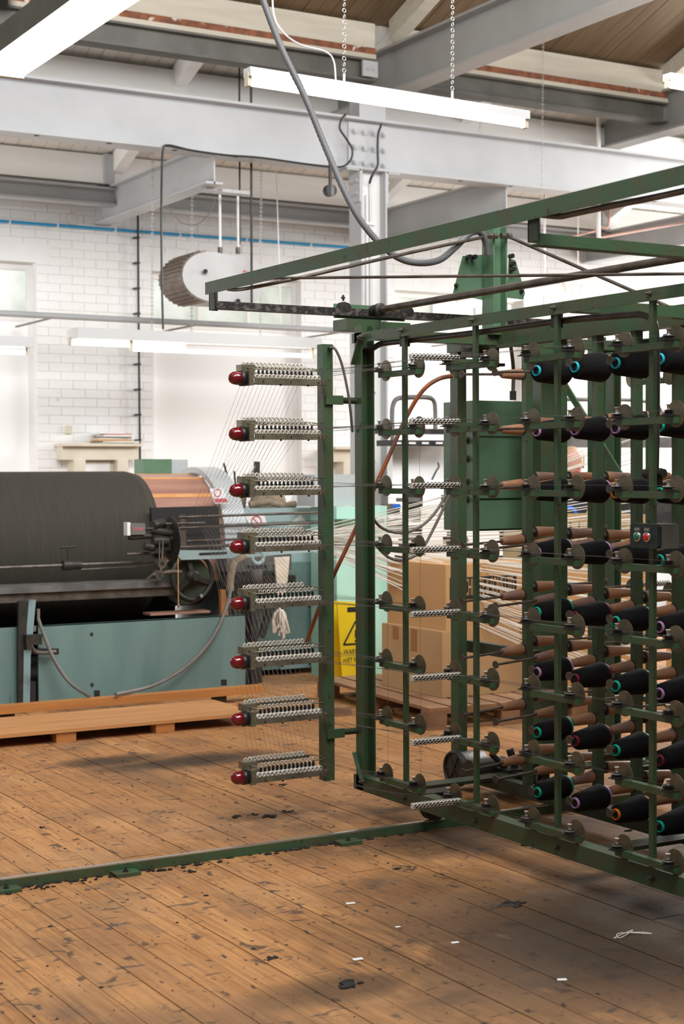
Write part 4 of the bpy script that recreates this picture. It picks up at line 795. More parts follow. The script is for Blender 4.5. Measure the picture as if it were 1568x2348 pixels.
# pedestal at the right, cloth, cup
ps = MB().bar(AY(580, 1400, 11.1), AY(580, 1600, 11.1), .06, .06, (0, 1, 0)).bar(AY(598, 1462, 11.1), AY(622, 1385, 11.1), .05, .04, (0, 1, 0)).bar(AY(572, 1385, 11.15), AY(572, 1470, 11.15), .05, .04, (0, 1, 0)); ps.ob('pedestal', M['iron'], wp)
MB().lathe(AY(588, 1335, 11.0), (0, 0, 1), [(0, .02), (0, .045), (.09, .05), (.10, .05)], 18).ob('oil_cup', M['midmach'], wp); MB().box(tuple(AY(572, 1305, 11.05)), tuple(AY(625, 1295, 11.0)+V((0, .12, .0)))).cyl(AY(622, 1308, 11.0), AY(622, 1292, 11.0), .045, n=14).ob('clamp_bracket', M['midmach'], wp)
MB().torus(AY(591, 1278, 10.99), (0, 1, 0), .05, .018, 20, 6).ob('round_clamp', M['paleteal'], wp)
MB().box((AY(540, 1340, 11.3).x, 11.3, AY(600, 1360, 11.3).z), (AY(678, 1340, 11.3).x, 11.55, AY(600, 1322, 11.3).z)).ob('side_beam', M['iron'], wp)
MB().box((AY(520, 1300, 11.4).x, 11.4, AY(520, 1312, 11.4).z), (AY(668, 1300, 11.4).x, 11.6, AY(560, 1268, 11.4).z)).ob('slide_block', M['midmach'], wp)
on_plane([(507, 1417), (507, 1352), (517, 1352), (525, 1417)], 10.99, .04, M['plank_o'], 'wooden_prop')
MB().box((AY(345, 1408, 11.05).x, 11.05, AY(400, 1409, 11.05).z), (AY(482, 1400, 11.05).x, 11.2, AY(400, 1404, 11.05).z)).ob('foot_bar', M['copper'], wp)
# rag of white yarn hanging on the machine
hk_ = thing('hanging_yarn_hank', 'cream yarn hank knotted and hanging below the table arm', 'yarn hank', AY(645, 1463, 10.9))
P = [AY(x, y, 10.9) for x, y in ((628, 1278), (663, 1276), (658, 1330), (648, 1395), (638, 1395), (634, 1340))]
MB().prism([(p.x, p.z) for p in P], (0, 10.89, 0), (1, 0, 0), (0, 0, 1), (0, .02, 0)).ob('hank_strap', M['cloth'], hk_)
top = AY(643, 1395, 10.89)
ts = MB()
for k in range(26):
    a = random.uniform(0, 6.28); q = AY(643+random.uniform(-15, 17), 1450+random.uniform(-22, 16), 10.89)+V((0, .03*math.sin(a), 0)); mid = (top+q)/2+V((.03*math.cos(a), .02*math.sin(a), .02)); ts.tube(spline([top, mid, q], 4), [.008]*5+[.009]*4, 5)
tag(ts.ob('tassel', M['cloth'], hk_), kind='stuff')
# wooden platform and loose plank in front
pf = thing('plywood_platform', 'worn orange plywood platform on small blocks beside the teal machine', 'platform', (3.6, 9.8, 0))
yF = AZ(0, 1717, 0.0).y; zpf = .085; xF = AZ(604, 1655, .03).x
MB().box((1.4, yF, zpf-.022), (xF, yF+.68, zpf)).ob('deck', M['ply'], pf)
for px, py in ((152, 1702), (377, 1680), (592, 1655), (-60, 1722)):
    c = AZ(px, py, 0); MB().box((c.x-.065, yF+.01, 0), (c.x+.065, yF+.10, zpf-.022)).ob('block', M['plank_o'], pf); MB().box((c.x-.065, yF+.5, 0), (c.x+.065, yF+.6, zpf-.022)).ob('block', M['plank_o'], pf)
pk = thing('loose_plank', 'orange planed timber plank lying on edge along the teal panel', 'plank', (3.6, 10.45, 0))
e0 = AY(-60, 1626, 10.42); e1 = AY(604, 1564, 10.42); 
MB().box((1.5, 10.42, AY(300, 1614, 10.42).z), (e1.x, 10.52, AY(300, 1596, 10.42).z)).ob('board', M['plank_o'], pk); MB().box((3.4, 10.45, 0), (3.5, 10.50, AY(300, 1614, 10.42).z)).ob('support', M['iron'], pk); MB().box((5.0, 10.45, 0), (5.1, 10.50, AY(300, 1614, 10.42).z)).ob('support', M['iron'], pk)
# tools, bucket and sacks on the end housing
hzt = AY(600, 1166, 11.75).z
bk = thing('tool_bucket', 'hessian wrapped bucket of thin sticks on top of the machine housing', 'bucket', (AY(540, 1160, 12.2).x, 12.2, hzt))
c = V((AY(540, 1160, 12.2).x, 12.2, hzt)); MB().lathe(c, (0, 0, 1), [(0, .07), (0, .085), (.12, .10), (.15, .10), (.15, .08)], 16).ob('bucket', M['sack'], bk)
for p in ((503, 1083), (513, 1062), (537, 1080), (588, 1066)):
    q = AY(p[0], p[1], 12.2); MB().cyl(c+V((random.uniform(-.03, .03), 0, .05)), q, .009, n=6).ob('stick', M['iron'] if p[0] < 580 else M['brass'], bk)
q = AY(590, 1085, 12.2); MB().box((q.x-.02, 12.19, hzt), (q.x+.02, 12.23, q.z+.1)).ob('brush', M['iron'], bk)
sk_ = tag(MB().ball(c+V((.26, -.1, .05)), .13, 16, 8, (1.3, .8, .8)).ob('sack', M['sack']), 'crumpled brown sack beside the tool bucket', 'sack')
tag(MB().tube(spline([c+V((-.02, -.3, .03)), c+V((.14, -.32, .05)), c+V((.3, -.3, .02)), c+V((.42, -.3, .03))]), .028, 8).ob('rolled_cloth', M['sack']), 'rolled brown cloth lying in front of the sack', 'cloth')
tag(MB().prism([(0, 0), (.13, .16), (.0, .16)], c+V((.48, 0, 0)), (1, 0, 0), (0, 0, 1), (0, .02, 0)).ob('paper_sign', M['sticker']), 'white triangular card standing on the machine housing', 'card')
# ================================================================ BACKGROUND THINGS
# mint cabinet, sign, pallet and cartons
mc = thing('mint_cabinet', 'mint green steel machine cabinet behind the creel end post', 'cabinet', (6.8, 11.2, 0))
m0 = AY(772, 1300, 11.12).x; m1 = AY(872, 1300, 11.12).x; mzt = AY(870, 1160, 11.12).z; mdx = .0
MB().box((m0, 11.12, 0), (m1, 11.16, mzt)).ob('front_panel', M['mint'], mc); MB().box((m1, 11.13, 0), (m1+.075, 11.55, mzt)).ob('side_panel', M['mint_shaded'], mc); MB().box((m0, 11.16, 0), (m1, 11.55, mzt-.01)).ob('body', M['mint_shaded'], mc)
c = AY(852, 1490, 11.11); MB().cyl(c, c+V((0, .02, 0)), .014, n=12).ob('key_hole', M['iron'], mc)
MB().box((m0-.02, 11.0, mzt-.16), (m1-.04, 11.12, mzt-.1)).ob('shelf', M['green_light'], mc)
MB().box((m0-.1, 11.3, mzt), (m1-.04, 11.6, mzt+.26)).ob('switch_panel', M['guard'], mc)
sn = thing('wet_floor_sign', 'yellow plastic wet floor warning sign beside the mint cabinet', 'sign', (6.3, 10.85, 0))
sY = 10.88
P = [AY(x, y, sY) for x, y in ((773, 1378), (781, 1374), (838, 1376), (848, 1380), (862, 1556), (785, 1556))]
q = [(p.x, p.z-0.0) for p in P]; zmin = min(b for a, b in q); q = [(a, b-zmin+.002) for a, b in q]
sb = MB().prism(q, (0, sY, 0), (1, 0, 0), (0, .0, 1), (0, .012, 0)).ob('front_leaf', M['yellow'], sn)
MB().prism(q, (0, sY+.22, 0), (1, 0, 0), (0, -.17, 1), (0, .012, 0)).ob('back_leaf', M['yellow'], sn)
cx_ = sum(a for a, b in q)/6; zz = max(b for a, b in q)
MB().box((cx_-.075, sY-.002, zz-.085), (cx_+.075, sY+.001, zz-.045)).ob('hand_slot', M['ink'], sb)
tri = MB()
A = [V((cx_, sY-.003, zz-.16)), V((cx_+.11, sY-.003, zz-.34)), V((cx_-.11, sY-.003, zz-.34))]
for i in range(3): tri.bar(A[i], A[(i+1) % 3], .013, .003, (0, 1, 0))
tri.box((cx_-.006, sY-.004, zz-.29), (cx_+.006, sY-.001, zz-.23)).cyl((cx_, sY-.004, zz-.315), (cx_, sY-.001, zz-.315), .008, n=10).ob('warning_triangle', M['ink'], sb)
text('sign_text', 'WARNING', .052, (cx_, sY-.002, zz-.40), (1, 0, 0), (0, 0, 1), M['ink'], sb, .0006, .22); text('sign_text', 'WET FLOOR', .052, (cx_, sY-.002, zz-.47), (1, 0, 0), (0, 0, 1), M['ink'], sb, .0006, .24)
# pallet (turned a little)
def pallet(name, label, org, ang, W_, D2):
    t = thing(name, label, 'pallet', org, 'wooden pallets'); u = V((math.cos(ang), math.sin(ang), 0)); v = V((-math.sin(ang), math.cos(ang), 0)); o = V(org); up = V((0, 0, 1))
    nb = 7
    for k in range(nb):
        a = o+u*(W_*(k+.5)/nb)+v*D2/2+up*.133; MB().obox(a, (W_/nb-.028, D2, .022), u, v, up).ob('deck_board', M['pallet'], t)
    for j in range(3):
        a = o+v*(.05+(D2-.1)*j/2); MB().obox(a+u*W_/2+up*.111, (W_, .10, .02), u, v, up).ob('stringer_board', M['pallet'], t); MB().obox(a+u*W_/2+up*.01, (W_, .10, .02), u, v, up).ob('bottom_board', M['pallet'], t)
        for i in range(3): MB().obox(a+u*(.07+(W_-.14)*i/2)+up*.061, (.14, .10, .082), u, v, up).ob('block', M['pallet'], t)
    return t
pc = AZ(985, 1672, 0)
pallet('wooden_pallet', 'rough wooden pallet under the brown cartons', (5.66, 8.62, 0), math.radians(-5), 1.25, 1.75)
p2 = AZ(806, 1640, 0); tag(MB().box((p2.x-.6, p2.y, 0), (p2.x, p2.y+.1, .06)).ob('timber_offcut', M['pallet']), 'short timber offcut on the floor left of the end post', 'timber')
def carton(name, label, lo, hi, m_, seam=True):
    t = thing(name, label, 'carton', ((lo[0]+hi[0])/2, (lo[1]+hi[1])/2, lo[2]), 'brown cartons')
    MB().box(lo, hi).ob('body', m_, t)
    for s_ in (0, 1):
        ya, yb = (lo[1]+.002, (lo[1]+hi[1])/2-.002) if s_ == 0 else ((lo[1]+hi[1])/2+.002, hi[1]-.002); MB().box((lo[0]+.002, ya, hi[2]), (hi[0]-.002, yb, hi[2]+.005)).ob('flap', m_, t)
    return t
zp = .146; bx0 = AY(1022, 1440, 9.0).x; bx1 = AY(1196, 1440, 9.0).x; zs1 = AY(1022, 1447, 9.0).z; zs2 = AY(1022, 1297, 9.0).z
t2 = carton('carton', 'plain brown carton at the bottom of the stack on the pallet', (bx0-.05, 8.97, zp), (bx1+.1, 9.75, zs1-.006), M['carton2'])
MB().box((bx0-.0525, 9.28, zs1-.16), (bx0-.049, 9.36, zs1-.01)).ob('tape', M['tape'], t2); MB().box((bx0-.0525, 9.52, zs1-.10), (bx0-.049, 9.60, zs1-.01)).ob('tape', M['tape'], t2); MB().box((bx1-.04, 8.967, zs1-.18), (bx1+.04, 8.9705, zs1-.01)).ob('tape', M['tape'], t2)
t1 = carton('carton', 'brown carton with black printed name on top of the stack', (bx0, 9.0, zs1), (bx1+.1, 9.75, zs2), M['carton'])
pr0 = AY(1031, 1320, 8.999); pr1 = AY(1184, 1359, 8.999); zpt = zs2-.085; zpb = zs2-.235
MB().box((pr0.x, 8.998, zpb), (pr1.x, 9.0005, zpt)).ob('print_block', M['ink'], t1)
text('print_text', 'Z.A. SCHIETTE & SONS LTD.', .17, ((pr0.x+pr1.x)/2, 8.9975, (zpt+zpb)/2), (1, 0, 0), (0, 0, 1), M['carton'], t1, .0004, (pr1.x-pr0.x)*.95)
text('print_text', 'INC. MILL HILL', .045, ((pr0.x+pr1.x)/2-.03, 8.9985, zpb-.10), (1, 0, 0), (0, 0, 1), M['ink'], t1, .0003, .34)
carton('carton', 'brown carton far behind the cone spindles', (bx1+.45, 9.3, 0.0), (bx1+1.5, 10.0, .95), M['carton']); 
carton('carton', 'brown carton at the far right behind the creel', (bx1+1.6, 8.6, 0.0), (bx1+2.3, 9.3, .80), M['carton2'])
# slotted crate
ck = thing('slotted_crate', 'tan plastic slotted crate stacked on the carton behind the creel', 'crate', (bx1+.9, 9.6, .957))
a, b = bx1+.5, bx1+1.45
for Yq in (9.35, 9.9):
    for z_ in (0, 1, 2, 3): MB().box((a, Yq, .957+z_*.115), (b, Yq+.012, .957+z_*.115+.05)).ob('slat', M['crate'], ck)
    for k in range(12): MB().box((a+k*(b-a-.03)/11, Yq-.001, .957), (a+k*(b-a-.03)/11+.03, Yq+.013, 1.352)).ob('rib', M['crate'], ck)
for xq in (a, b-.012): MB().box((xq, 9.362, .957), (xq+.012, 9.9, 1.352)).ob('end_wall', M['crate'], ck)
MB().box((a, 9.36, .957), (b, 9.9, .97)).ob('base', M['crate'], ck)
# white warp threads fanning across behind the creel
th = MB(); rnd = random.Random(3)
A0 = AY(690, 1226, 10.35)
for k in range(86):
    t = k/85; sx = A0+V((rnd.uniform(-.05, .25), rnd.uniform(-.05, .05), rnd.uniform(-.035, .035)-.05*t))
    if t < .45: py = 985+ (1275-985)*(t/.45)+rnd.uniform(-12, 12)
    else: py = 1290+(1600-1290)*((t-.45)/.55)+rnd.uniform(-10, 10)
    e = AY(1470, py, 7.9); md = (sx+e)/2+V((0, 0, -.035))
    th.tube(spline([sx, md, e], 3), .0030, 4, False)
tag(th.ob('white_warp_threads', M['whiteyarn']), 'fan of white warp threads crossing behind the creel', 'threads', kind='stuff')
# dark threads of the creel itself
dt = MB()
for k, z in enumerate(LZ):
    xu = AY(745, 1300, 6.7).x
    for q in range(7):
        xx = xu-.33+.045*q
        for (yy, zz) in ((UPY[0]+.145, ROWZ[k]+.03), (UPY[0]-.145, ROWZ[k]+.03)):
            if q % 3 == 0: dt.tube([(XC-.03, yy, zz), (xu-.02, 6.72, z+.033+.004*q)], .0008, 3, False)
    for q in range(14):
        xx = xu-.352+q*.0245; px = 430+q*9+k*6; e = AY(px, 1206-.04*(px-425), 11.0); dt.tube([(xx, 6.82, z+.09), e], .0008, 3, False)
for k in range(8):
    for yq, zz in ((UPY[0]-.145, ROWZ[k]), (UPY[0]+.145, ROWZ[k])):
        if k > 0: dt.tube([(XC+.01, yq, zz-.03), (XC+.012, yq+.005, ROWZ[min(k+1, 7)]+.06)], .0008, 3, False)
    for ui in range(1, 4):
        dt.tube([(XC-.03, UPY[ui]+.145, ROWZ[k]+.035), (XC-.10, 5.74, ROWZ[k]+.036)], .0008, 3, False); dt.tube([(XC-.03, UPY[ui]-.145, ROWZ[k]+.035), (XC-.12, 5.74, ROWZ[k]+.036)], .0008, 3, False)
    for q in range(4): dt.tube([(XC-.12-.04*q, 5.74, ROWZ[k]+.036), (3.5+.06*q, 6.72, LZ[k]+.034)], .0008, 3, False)
tag(dt.ob('creel_threads', M['darkthread']), 'fine dark threads running from the creel discs to the drum', 'threads', kind='stuff')
# dark loom machinery behind
lm = thing('dark_loom', 'dark cluttered loom machinery behind the white threads', 'machine', (9.2, 12.4, 0))
def bgp(nm, px0, py0, px1, py1, Y, dep, m_): a = AY(px0, py1, Y); b = AY(px1, py0, Y); return MB().box((a.x, Y, a.z), (b.x, Y+dep, b.z)).ob(nm, m_, lm)
bgp('beam_panel', 890, 1010, 1060, 1022, 12.0, .2, M['darkmach']); bgp('beam_panel', 885, 984, 1066, 994, 12.1, .2, M['darkmach']); bgp('beam_panel', 1200, 1003, 1640, 1025, 12.0, .2, M['midmach'])
for px in (905, 938, 968, 1000): bgp('slot_light', px, 1014, px+15, 1018, 11.99, .02, M['panel'])
bgp('white_cover', 900, 1022, 1060, 1100, 12.3, .1, M['panel'])
for k in range(34):
    px = rnd.uniform(893, 1190); py = rnd.uniform(1090, 1285); w_, h_ = rnd.uniform(8, 40), rnd.uniform(8, 45); bgp('machine_block', px, py, px+w_, py+h_, rnd.uniform(11.7, 12.4), .15, M[rnd.choice(['darkmach', 'darkmach', 'midmach', 'iron', 'steel'])])
for k in range(12):
    px = rnd.uniform(900, 1190); py = rnd.uniform(1090, 1270); c = AY(px, py, 11.75); MB().cyl(c, c+V((.06, -.02, 0)), rnd.uniform(.02, .06), n=14).ob('roller', M[rnd.choice(['steel', 'iron', 'darkmach'])], lm)
bgp('machine_base', 893, 1285, 1200, 1420, 12.2, .5, M['darkmach']); bgp('machine_frame', 1200, 1100, 1640, 1260, 12.4, .3, M['darkmach']); bgp('green_rail', 1240, 1150, 1420, 1172, 11.6, .1, M['green_light'])
a = AY(893, 1240, 12.2)
MB().tube(spline([AY(900, 1010, 12.05), AY(899, 960, 12.05), AY(901, 930, 12.05), AY(912, 914, 12.05), AY(945, 911, 12.05), AY(978, 911, 12.05), AY(994, 918, 12.05), AY(998, 940, 12.05), AY(998, 985, 12.05)]), .022, 8).ob('hoop_handle', M['midmach'], lm)
MB().tube(spline([AY(1200, 916, 12.05), AY(1330, 916, 12.05), AY(1500, 925, 12.05), AY(1512, 990, 12.05)]), .02, 8).ob('hoop_handle', M['midmach'], lm)
MB().tube(spline([AY(990, 1100, 11.9), AY(1000, 1080, 11.9), AY(1006, 1070, 11.9), AY(1004, 1060, 11.9)]), .008, 6).ob('hook_arm', M['iron'], lm)
c = AY(1303, 1177, 10.2); bs = thing('blue_bobbin', 'bright blue ended bobbin beyond the creel spindles', 'bobbin', c); MB().lathe(c, (-.6, -1, 0), [(0, .06), (.10, .06), (.10, .035)], 18).ob('rim', M['bluep'], bs); MB().cyl(c+V((-.055, -.092, 0)), c+V((-.057, -.095, 0)), .036, n=16).ob('bore', M['ink'], bs); MB().cyl(c, c+V((.12, .2, 0)), .055, n=16).ob('body', M['steel_br'], bs); MB().box((c.x-.05, c.y+.02, 0), (c.x+.15, c.y+.2, c.z-.03)).ob('stand', M['darkmach'], bs)
c = AY(912, 1160, 11.6); tag(MB().box((c.x-.035, 11.6, c.z-.015), (c.x+.03, 11.64, c.z+.012)).ob('blue_clip', M['bluep'], lm), 'small blue plastic clip'); 
for pts in (((1310, 1200), (1335, 1195), (1350, 1170), (1365, 1120)), ((1365, 1205), (1378, 1180), (1385, 1140), (1390, 1100))): MB().tube(spline([AY(x, y, 10.6) for x, y in pts]), .013, 8).ob('white_hose', M['guard'], lm)
# person behind the creel
pp = AY(1314, 1060, 10.9); ps_ = thing('person', 'person with tied blond hair in dark clothes looking down behind the creel', 'person', (pp.x, pp.y, 0))
hz_ = pp.z
hd = MB(); hd.lathe((pp.x, pp.y, hz_-.13), (-.12, -.18, 1), [(0, .02), (.012, .045), (.04, .062), (.09, .074), (.14, .082), (.19, .080), (.225, .062), (.25, .02), (.252, 0)], 20)
body = MB().lathe((pp.x, pp.y+.03, .02), (0, 0, 1), [(0, .10), (.45, .12), (.85, .17), (1.0, .165), (1.12, .155), (hz_-.42, .19), (hz_-.30, .185), (hz_-.24, .09), (hz_-.16, .052), (hz_-.06, .05)], 24)
for sx in (-1, 1):
    body.tube(spline([(pp.x+sx*.17, pp.y+.03, hz_-.30), (pp.x+sx*.23, pp.y, hz_-.52), (pp.x+sx*.20, pp.y-.16, hz_-.64), (pp.x+sx*.10, pp.y-.30, hz_-.60)], 6), [.062]*7+[.05]*6+[.038]*6, 10)
body.ob('clothed_body', M['dress'], ps_); hdo = hd.ob('head', M['skin'], ps_)
MB().ball((pp.x-.02, pp.y-.098, hz_-.035), .016, 10, 6, (.8, 1.2, 1.6)).ob('nose', M['skin'], hdo)
for sx in (-1, 1): MB().ball((pp.x+sx*.03-.018, pp.y-.078, hz_-.008), .010, 8, 6, (1.4, .6, .6)).ob('eye', M['ink'], hdo); MB().ball((pp.x+sx*.082, pp.y-.01, hz_-.02), .02, 8, 6, (.5, .9, 1.4)).ob('ear', M['skin'], hdo)
MB().ball((pp.x-.02, pp.y-.082, hz_-.075), .018, 8, 6, (1.4, .5, .4)).ob('mouth', M['pink'], hdo)
hr = MB().ball((pp.x-.005, pp.y+.018, hz_+.035), .102, 20, 12, (.93, 1.0, 1.02)).ball((pp.x+.03, pp.y+.10, hz_+.0), .05, 12, 8, (1, 1, 1.2))
for k in range(10): a = -.9+k*.2; hr.tube(spline([(pp.x+.09*math.sin(a), pp.y-.05*math.cos(a), hz_+.10), (pp.x+.098*math.sin(a), pp.y-.075*math.cos(a), hz_+.04), (pp.x+.1*math.sin(a*1.4), pp.y-.02, hz_-.05)], 4), .010, 6)
hr.ob('hair', M['hair'], ps_)
for sx in (-1, 1):
    hc_ = V((pp.x+sx*.09, pp.y-.32, hz_-.60)); hm = MB().ball(hc_, .04, 10, 8, (.9, 1.1, .5))
    for k in range(4): hm.tube([hc_+V(((k-1.5)*.016, -.03, 0)), hc_+V(((k-1.5)*.018, -.065+abs(k-1.5)*.006, -.008)), hc_+V(((k-1.5)*.018, -.085+abs(k-1.5)*.008, -.03))], [.009, .008, .007], 6)
    hm.tube([hc_+V((-sx*.03, -.01, 0)), hc_+V((-sx*.055, -.035, -.005)), hc_+V((-sx*.055, -.055, -.015))], [.010, .009, .007], 6); hm.ob('hand', M['skin'], ps_)
# mantel shelf with papers, wall box
def mantel(nm, px0, px1, py, lab):
    a = AY(px0, py, 15.45); b = AY(px1, py, 15.45); t = thing(nm, lab, 'shelf', ((a.x+b.x)/2, 15.6, .0)); z = a.z
    MB().box((a.x, 15.42, z-.03), (b.x, 15.7, z)).ob('shelf_board', M['stone'], t); MB().box((a.x+.02, 15.5, z-.17), (b.x-.02, 15.7, z-.03)).ob('frieze', M['stone'], t)
    for xx in (a.x+.14, b.x-.26): MB().box((xx, 15.48, 0), (xx+.12, 15.7, z-.17)).ob('pilaster', M['stone'], t)
    MB().box((a.x+.26, 15.6, 0), (b.x-.26, 15.7, z-.17)).ob('back_panel', M['stone'], t); MB().box((a.x+.3, 15.595, z-.30), (b.x-.3, 15.6, z-.19)).ob('recess', M['wallpaint'], t); return t, a.x, b.x, z
_, ma0, ma1, mz = mantel('mantel_shelf', 143, 325, 1016, 'cream mantel shelf on the wall holding papers')
mantel('mantel_shelf', 766, 905, 1024, 'cream mantel shelf half hidden behind the grey column')
MATS = ['sack', 'paper', 'carton', 'sticker', 'greyjoist', 'paper', 'pink', 'sticker']
xp0 = AY(205, 1000, 15.5).x; zz = mz
for k in range(8):
    h_ = .008+.006*(k % 3); o = MB().obox((xp0+.27+rnd.uniform(-.05, .06), 15.54, zz+h_/2+.0005), (.40-.02*k+rnd.uniform(-.03, .03), .2, h_), (1, rnd.uniform(-.12, .12), 0), (0, 1, 0)).ob('newspaper', M[MATS[k]])
    tag(o, ('brown paper bag, lowest in the pile on the mantel', 'white newspaper, second lowest in the mantel pile', 'brown card folder in the mantel paper pile', 'white sheet above the card folder on the mantel', 'dark cover in the middle of the mantel pile', 'cream newspaper above the dark cover on the mantel', 'red printed leaflet near the top of the mantel pile', 'white sheet on top of the mantel paper pile')[k], 'paper', 'papers on the mantel shelf'); zz += h_+.001
c = AY(157, 985, 15.68); tag(MB().box((c.x-.03, 15.65, c.z-.04), (c.x+.03, 15.7, c.z+.04)).ob('wall_switch', M['cap']), 'small cream switch box on the brick wall above the mantel', 'switch')
c = AY(171, 500, 15.6); tag(MB().torus((c.x, 15.66, c.z), (0, 1, 0), .065, .005, 24, 6).ob('wall_ring', M['stone']), 'thin wire ring hanging on the wall under the tie beam', 'ring')
# unit heater
ht = thing('unit_heater', 'grey rounded unit heater hanging from rods under the tie beam', 'heater', AY(510, 690, 13.4))
hx0, hx1 = AY(418, 630, 13.3).x, AY(602, 640, 13.3).x; hz0_, hz1_ = AY(500, 692, 13.3).z, AY(500, 578, 13.3).z; hcz = (hz0_+hz1_)/2; hh = (hz1_-hz0_)/2
prof = []
for k in range(13): a = math.pi/2+math.pi*k/12; prof.append((hx0+.30+.30*math.cos(a)*1.0, hcz+hh*math.sin(a)*(1-.0*k)))
prof = [(hx1, hcz-hh*.62), (hx1, hcz+hh*.55), (hx1-.12, hcz+hh*.82)]+prof+[(hx1-.1, hcz-hh)]
MB().prism([(a, b) for a, b in prof], (0, 13.3, 0), (1, 0, 0), (0, 0, 1), (0, .02, 0)).ob('side_plate', M['heater'], ht)
prof2 = [(a if a > hx0+.2 else a, b) for a, b in prof]
MB().prism([(a*.985+hx1*.015, (b-hcz)*.97+hcz) for a, b in prof], (0, 13.32, 0), (1, 0, 0), (0, 0, 1), (0, .5, 0)).ob('casing', M['heater'], ht)
gp_ = []
for k in range(15): a = math.pi*.56+math.pi*.88*k/14; gp_.append((hx0+.30+.312*math.cos(a), hcz+(hh+.012)*math.sin(a)))
gq_ = [(x_*.98+(hx0+.3)*.02, (z_-hcz)*.95+hcz) for x_, z_ in gp_[::-1]]
MB().prism(gp_+gq_, (0, 13.305, 0), (1, 0, 0), (0, 0, 1), (0, .5, 0)).ob('nose_grille', M['grille'], ht, 'rounded brown grille nose')
for k in range(15):
    a = math.pi*.62+math.pi*.76*k/14; x_ = hx0+.30+.318*math.cos(a); z_ = hcz+(hh+.016)*math.sin(a); MB().bar((x_, 13.31, z_), (x_, 13.80, z_), .010, .012, (math.cos(a), 0, math.sin(a))).ob('grille_bar', M['grille'], ht)
for px in (505, 546): a = AY(px, 577, 13.45); MB().cyl(a, V((a.x, a.y, wbz0)), .012, n=8).ob('hanger_rod', M['white'], ht); MB().cyl(a+V((0, 0, -.02)), a+V((0, 0, .04)), .025, n=8).ob('rod_nut', M['steel_br'], ht)
for px in (478, 515, 538, 560): a = AY(px, 397-(px-478)*.3, 13.2); MB().box((a.x-.05, 13.15, wbz0-.03), (a.x+.05, 13.25, wbz0)).ob('beam_clamp', M['greysteel'], ht)
MB().cyl(AY(471, 622, 13.29), AY(471, 622, 13.25), .022, n=8).ob('knob', M['black'], ht); MB().cyl(AY(546, 690, 13.3), AY(546, 690, 13.25), .022, n=10).ob('knob', M['black'], ht)
q = AY(555, 625, 13.296); MB().prism([(0, 0), (.06, .012), (.02, .028)], q, (1, 0, 0), (0, 0, 1), (0, .003, 0)).ob('red_mark', M['pink'], ht)
# vertical conduits dropping from the roof
for px, y0, y1, Y, r, mm, lab in ((577, 385, 695, 13.15, .012, 'iron', 'dark vertical steel rod beside the unit heater'), (550, 395, 560, 13.5, .009, 'iron', 'thin dark gas pipe between the heater rods'), (630, 385, 740, 14.2, .006, 'white', 'thin white pull cord right of the heater'), (1372, 485, 545, 13.4, .022, 'white', 'white vertical pipe with copper elbow under the right tie beam'), (1248, 500, 700, 13.8, .014, 'white', 'thin white vertical pipe behind the near hanger'), (1325, 470, 760, 13.8, .006, 'white', 'thin white cord behind the traverse frame')):
    tag(MB().cyl(V((AY(px, y0, Y).x, Y, zr(Y)-.005)), AY(px+(14 if 'pull' in lab else 0), y1, Y), r, n=8).ob('vertical_pipe' if r > .007 else 'pull_cord', M[mm]), lab, 'pipe' if r > .007 else 'cord')
tag(MB().tube(spline([AY(1372, 520, 13.4), AY(1392, 522, 13.4), AY(1396, 505, 13.4), AY(1396, 480, 13.4)]), .012, 8).tube([AY(1290, 548, 13.5), AY(1370, 528, 13.5)], .012, 8).tube([AY(1375, 545, 13.5), AY(1640, 498, 13.5)], .014, 8).ob('copper_pipe', M['copper']), 'copper coloured pipework along the right tie beam', 'pipe')
# black box camera hanging near the column
c = AY(757, 437, 12.7); cm_ = thing('hanging_lamp_drum', 'small black round fitting hanging under the big beam by the column', 'fitting', c); MB().cyl(c+V((0, .04, 0)), c+V((0, -.03, 0)), .055, n=20).ob('drum', M['black'], cm_); MB().box((c.x-.012, c.y-.035, c.z-.05), (c.x+.022, c.y-.03, c.z+.05)).ob('vent', M['midmach'], cm_); MB().box((c.x-.012, c.y-.01, c.z+.05), (c.x+.012, c.y+.01, zb0)).ob('bracket', M['black'], cm_)
# black cables on the beam
tag(MB().tube(spline([AY(374, 755, 12.75), AY(371, 640, 12.75), AY(370, 500, 12.75), AY(371, 400, 12.8), AY(374, 345, 12.82), AY(385, 333, 12.82), AY(440, 345, 12.82), AY(520, 356, 12.82), AY(600, 362, 12.82), AY(760, 383, 12.82), AY(800, 372, 12.82), AY(808, 345, 12.82), AY(795, 320, 12.82), AY(779, 295, 12.82), AY(783, 275, 12.82), AY(793, 262, 12.82)], 6), .010, 6).ob('black_cable', M['black']), 'black cable looping along the big beam and dropping past the heater', 'cable')
tag(MB().tube(spline([AY(875, 285, 12.82), AY(867, 310, 12.82), AY(866, 350, 12.82), AY(866, 380, 12.82), AY(852, 405, 12.84), AY(847, 420, 12.9)], 6), .012, 6).ob('black_cable', M['black']), 'black cable running down over the bolted splice plate', 'cable')
tag(MB().tube(spline([AY(497, 450, 13.3), AY(480, 490, 13.4), AY(450, 515, 13.5), AY(420, 512, 13.6), AY(405, 500, 13.6), AY(380, 470, 13.6)], 6), .004, 5).ob('slack_wire', M['cable']), 'thin slack wire between the heater rod and tie beam', 'wire')
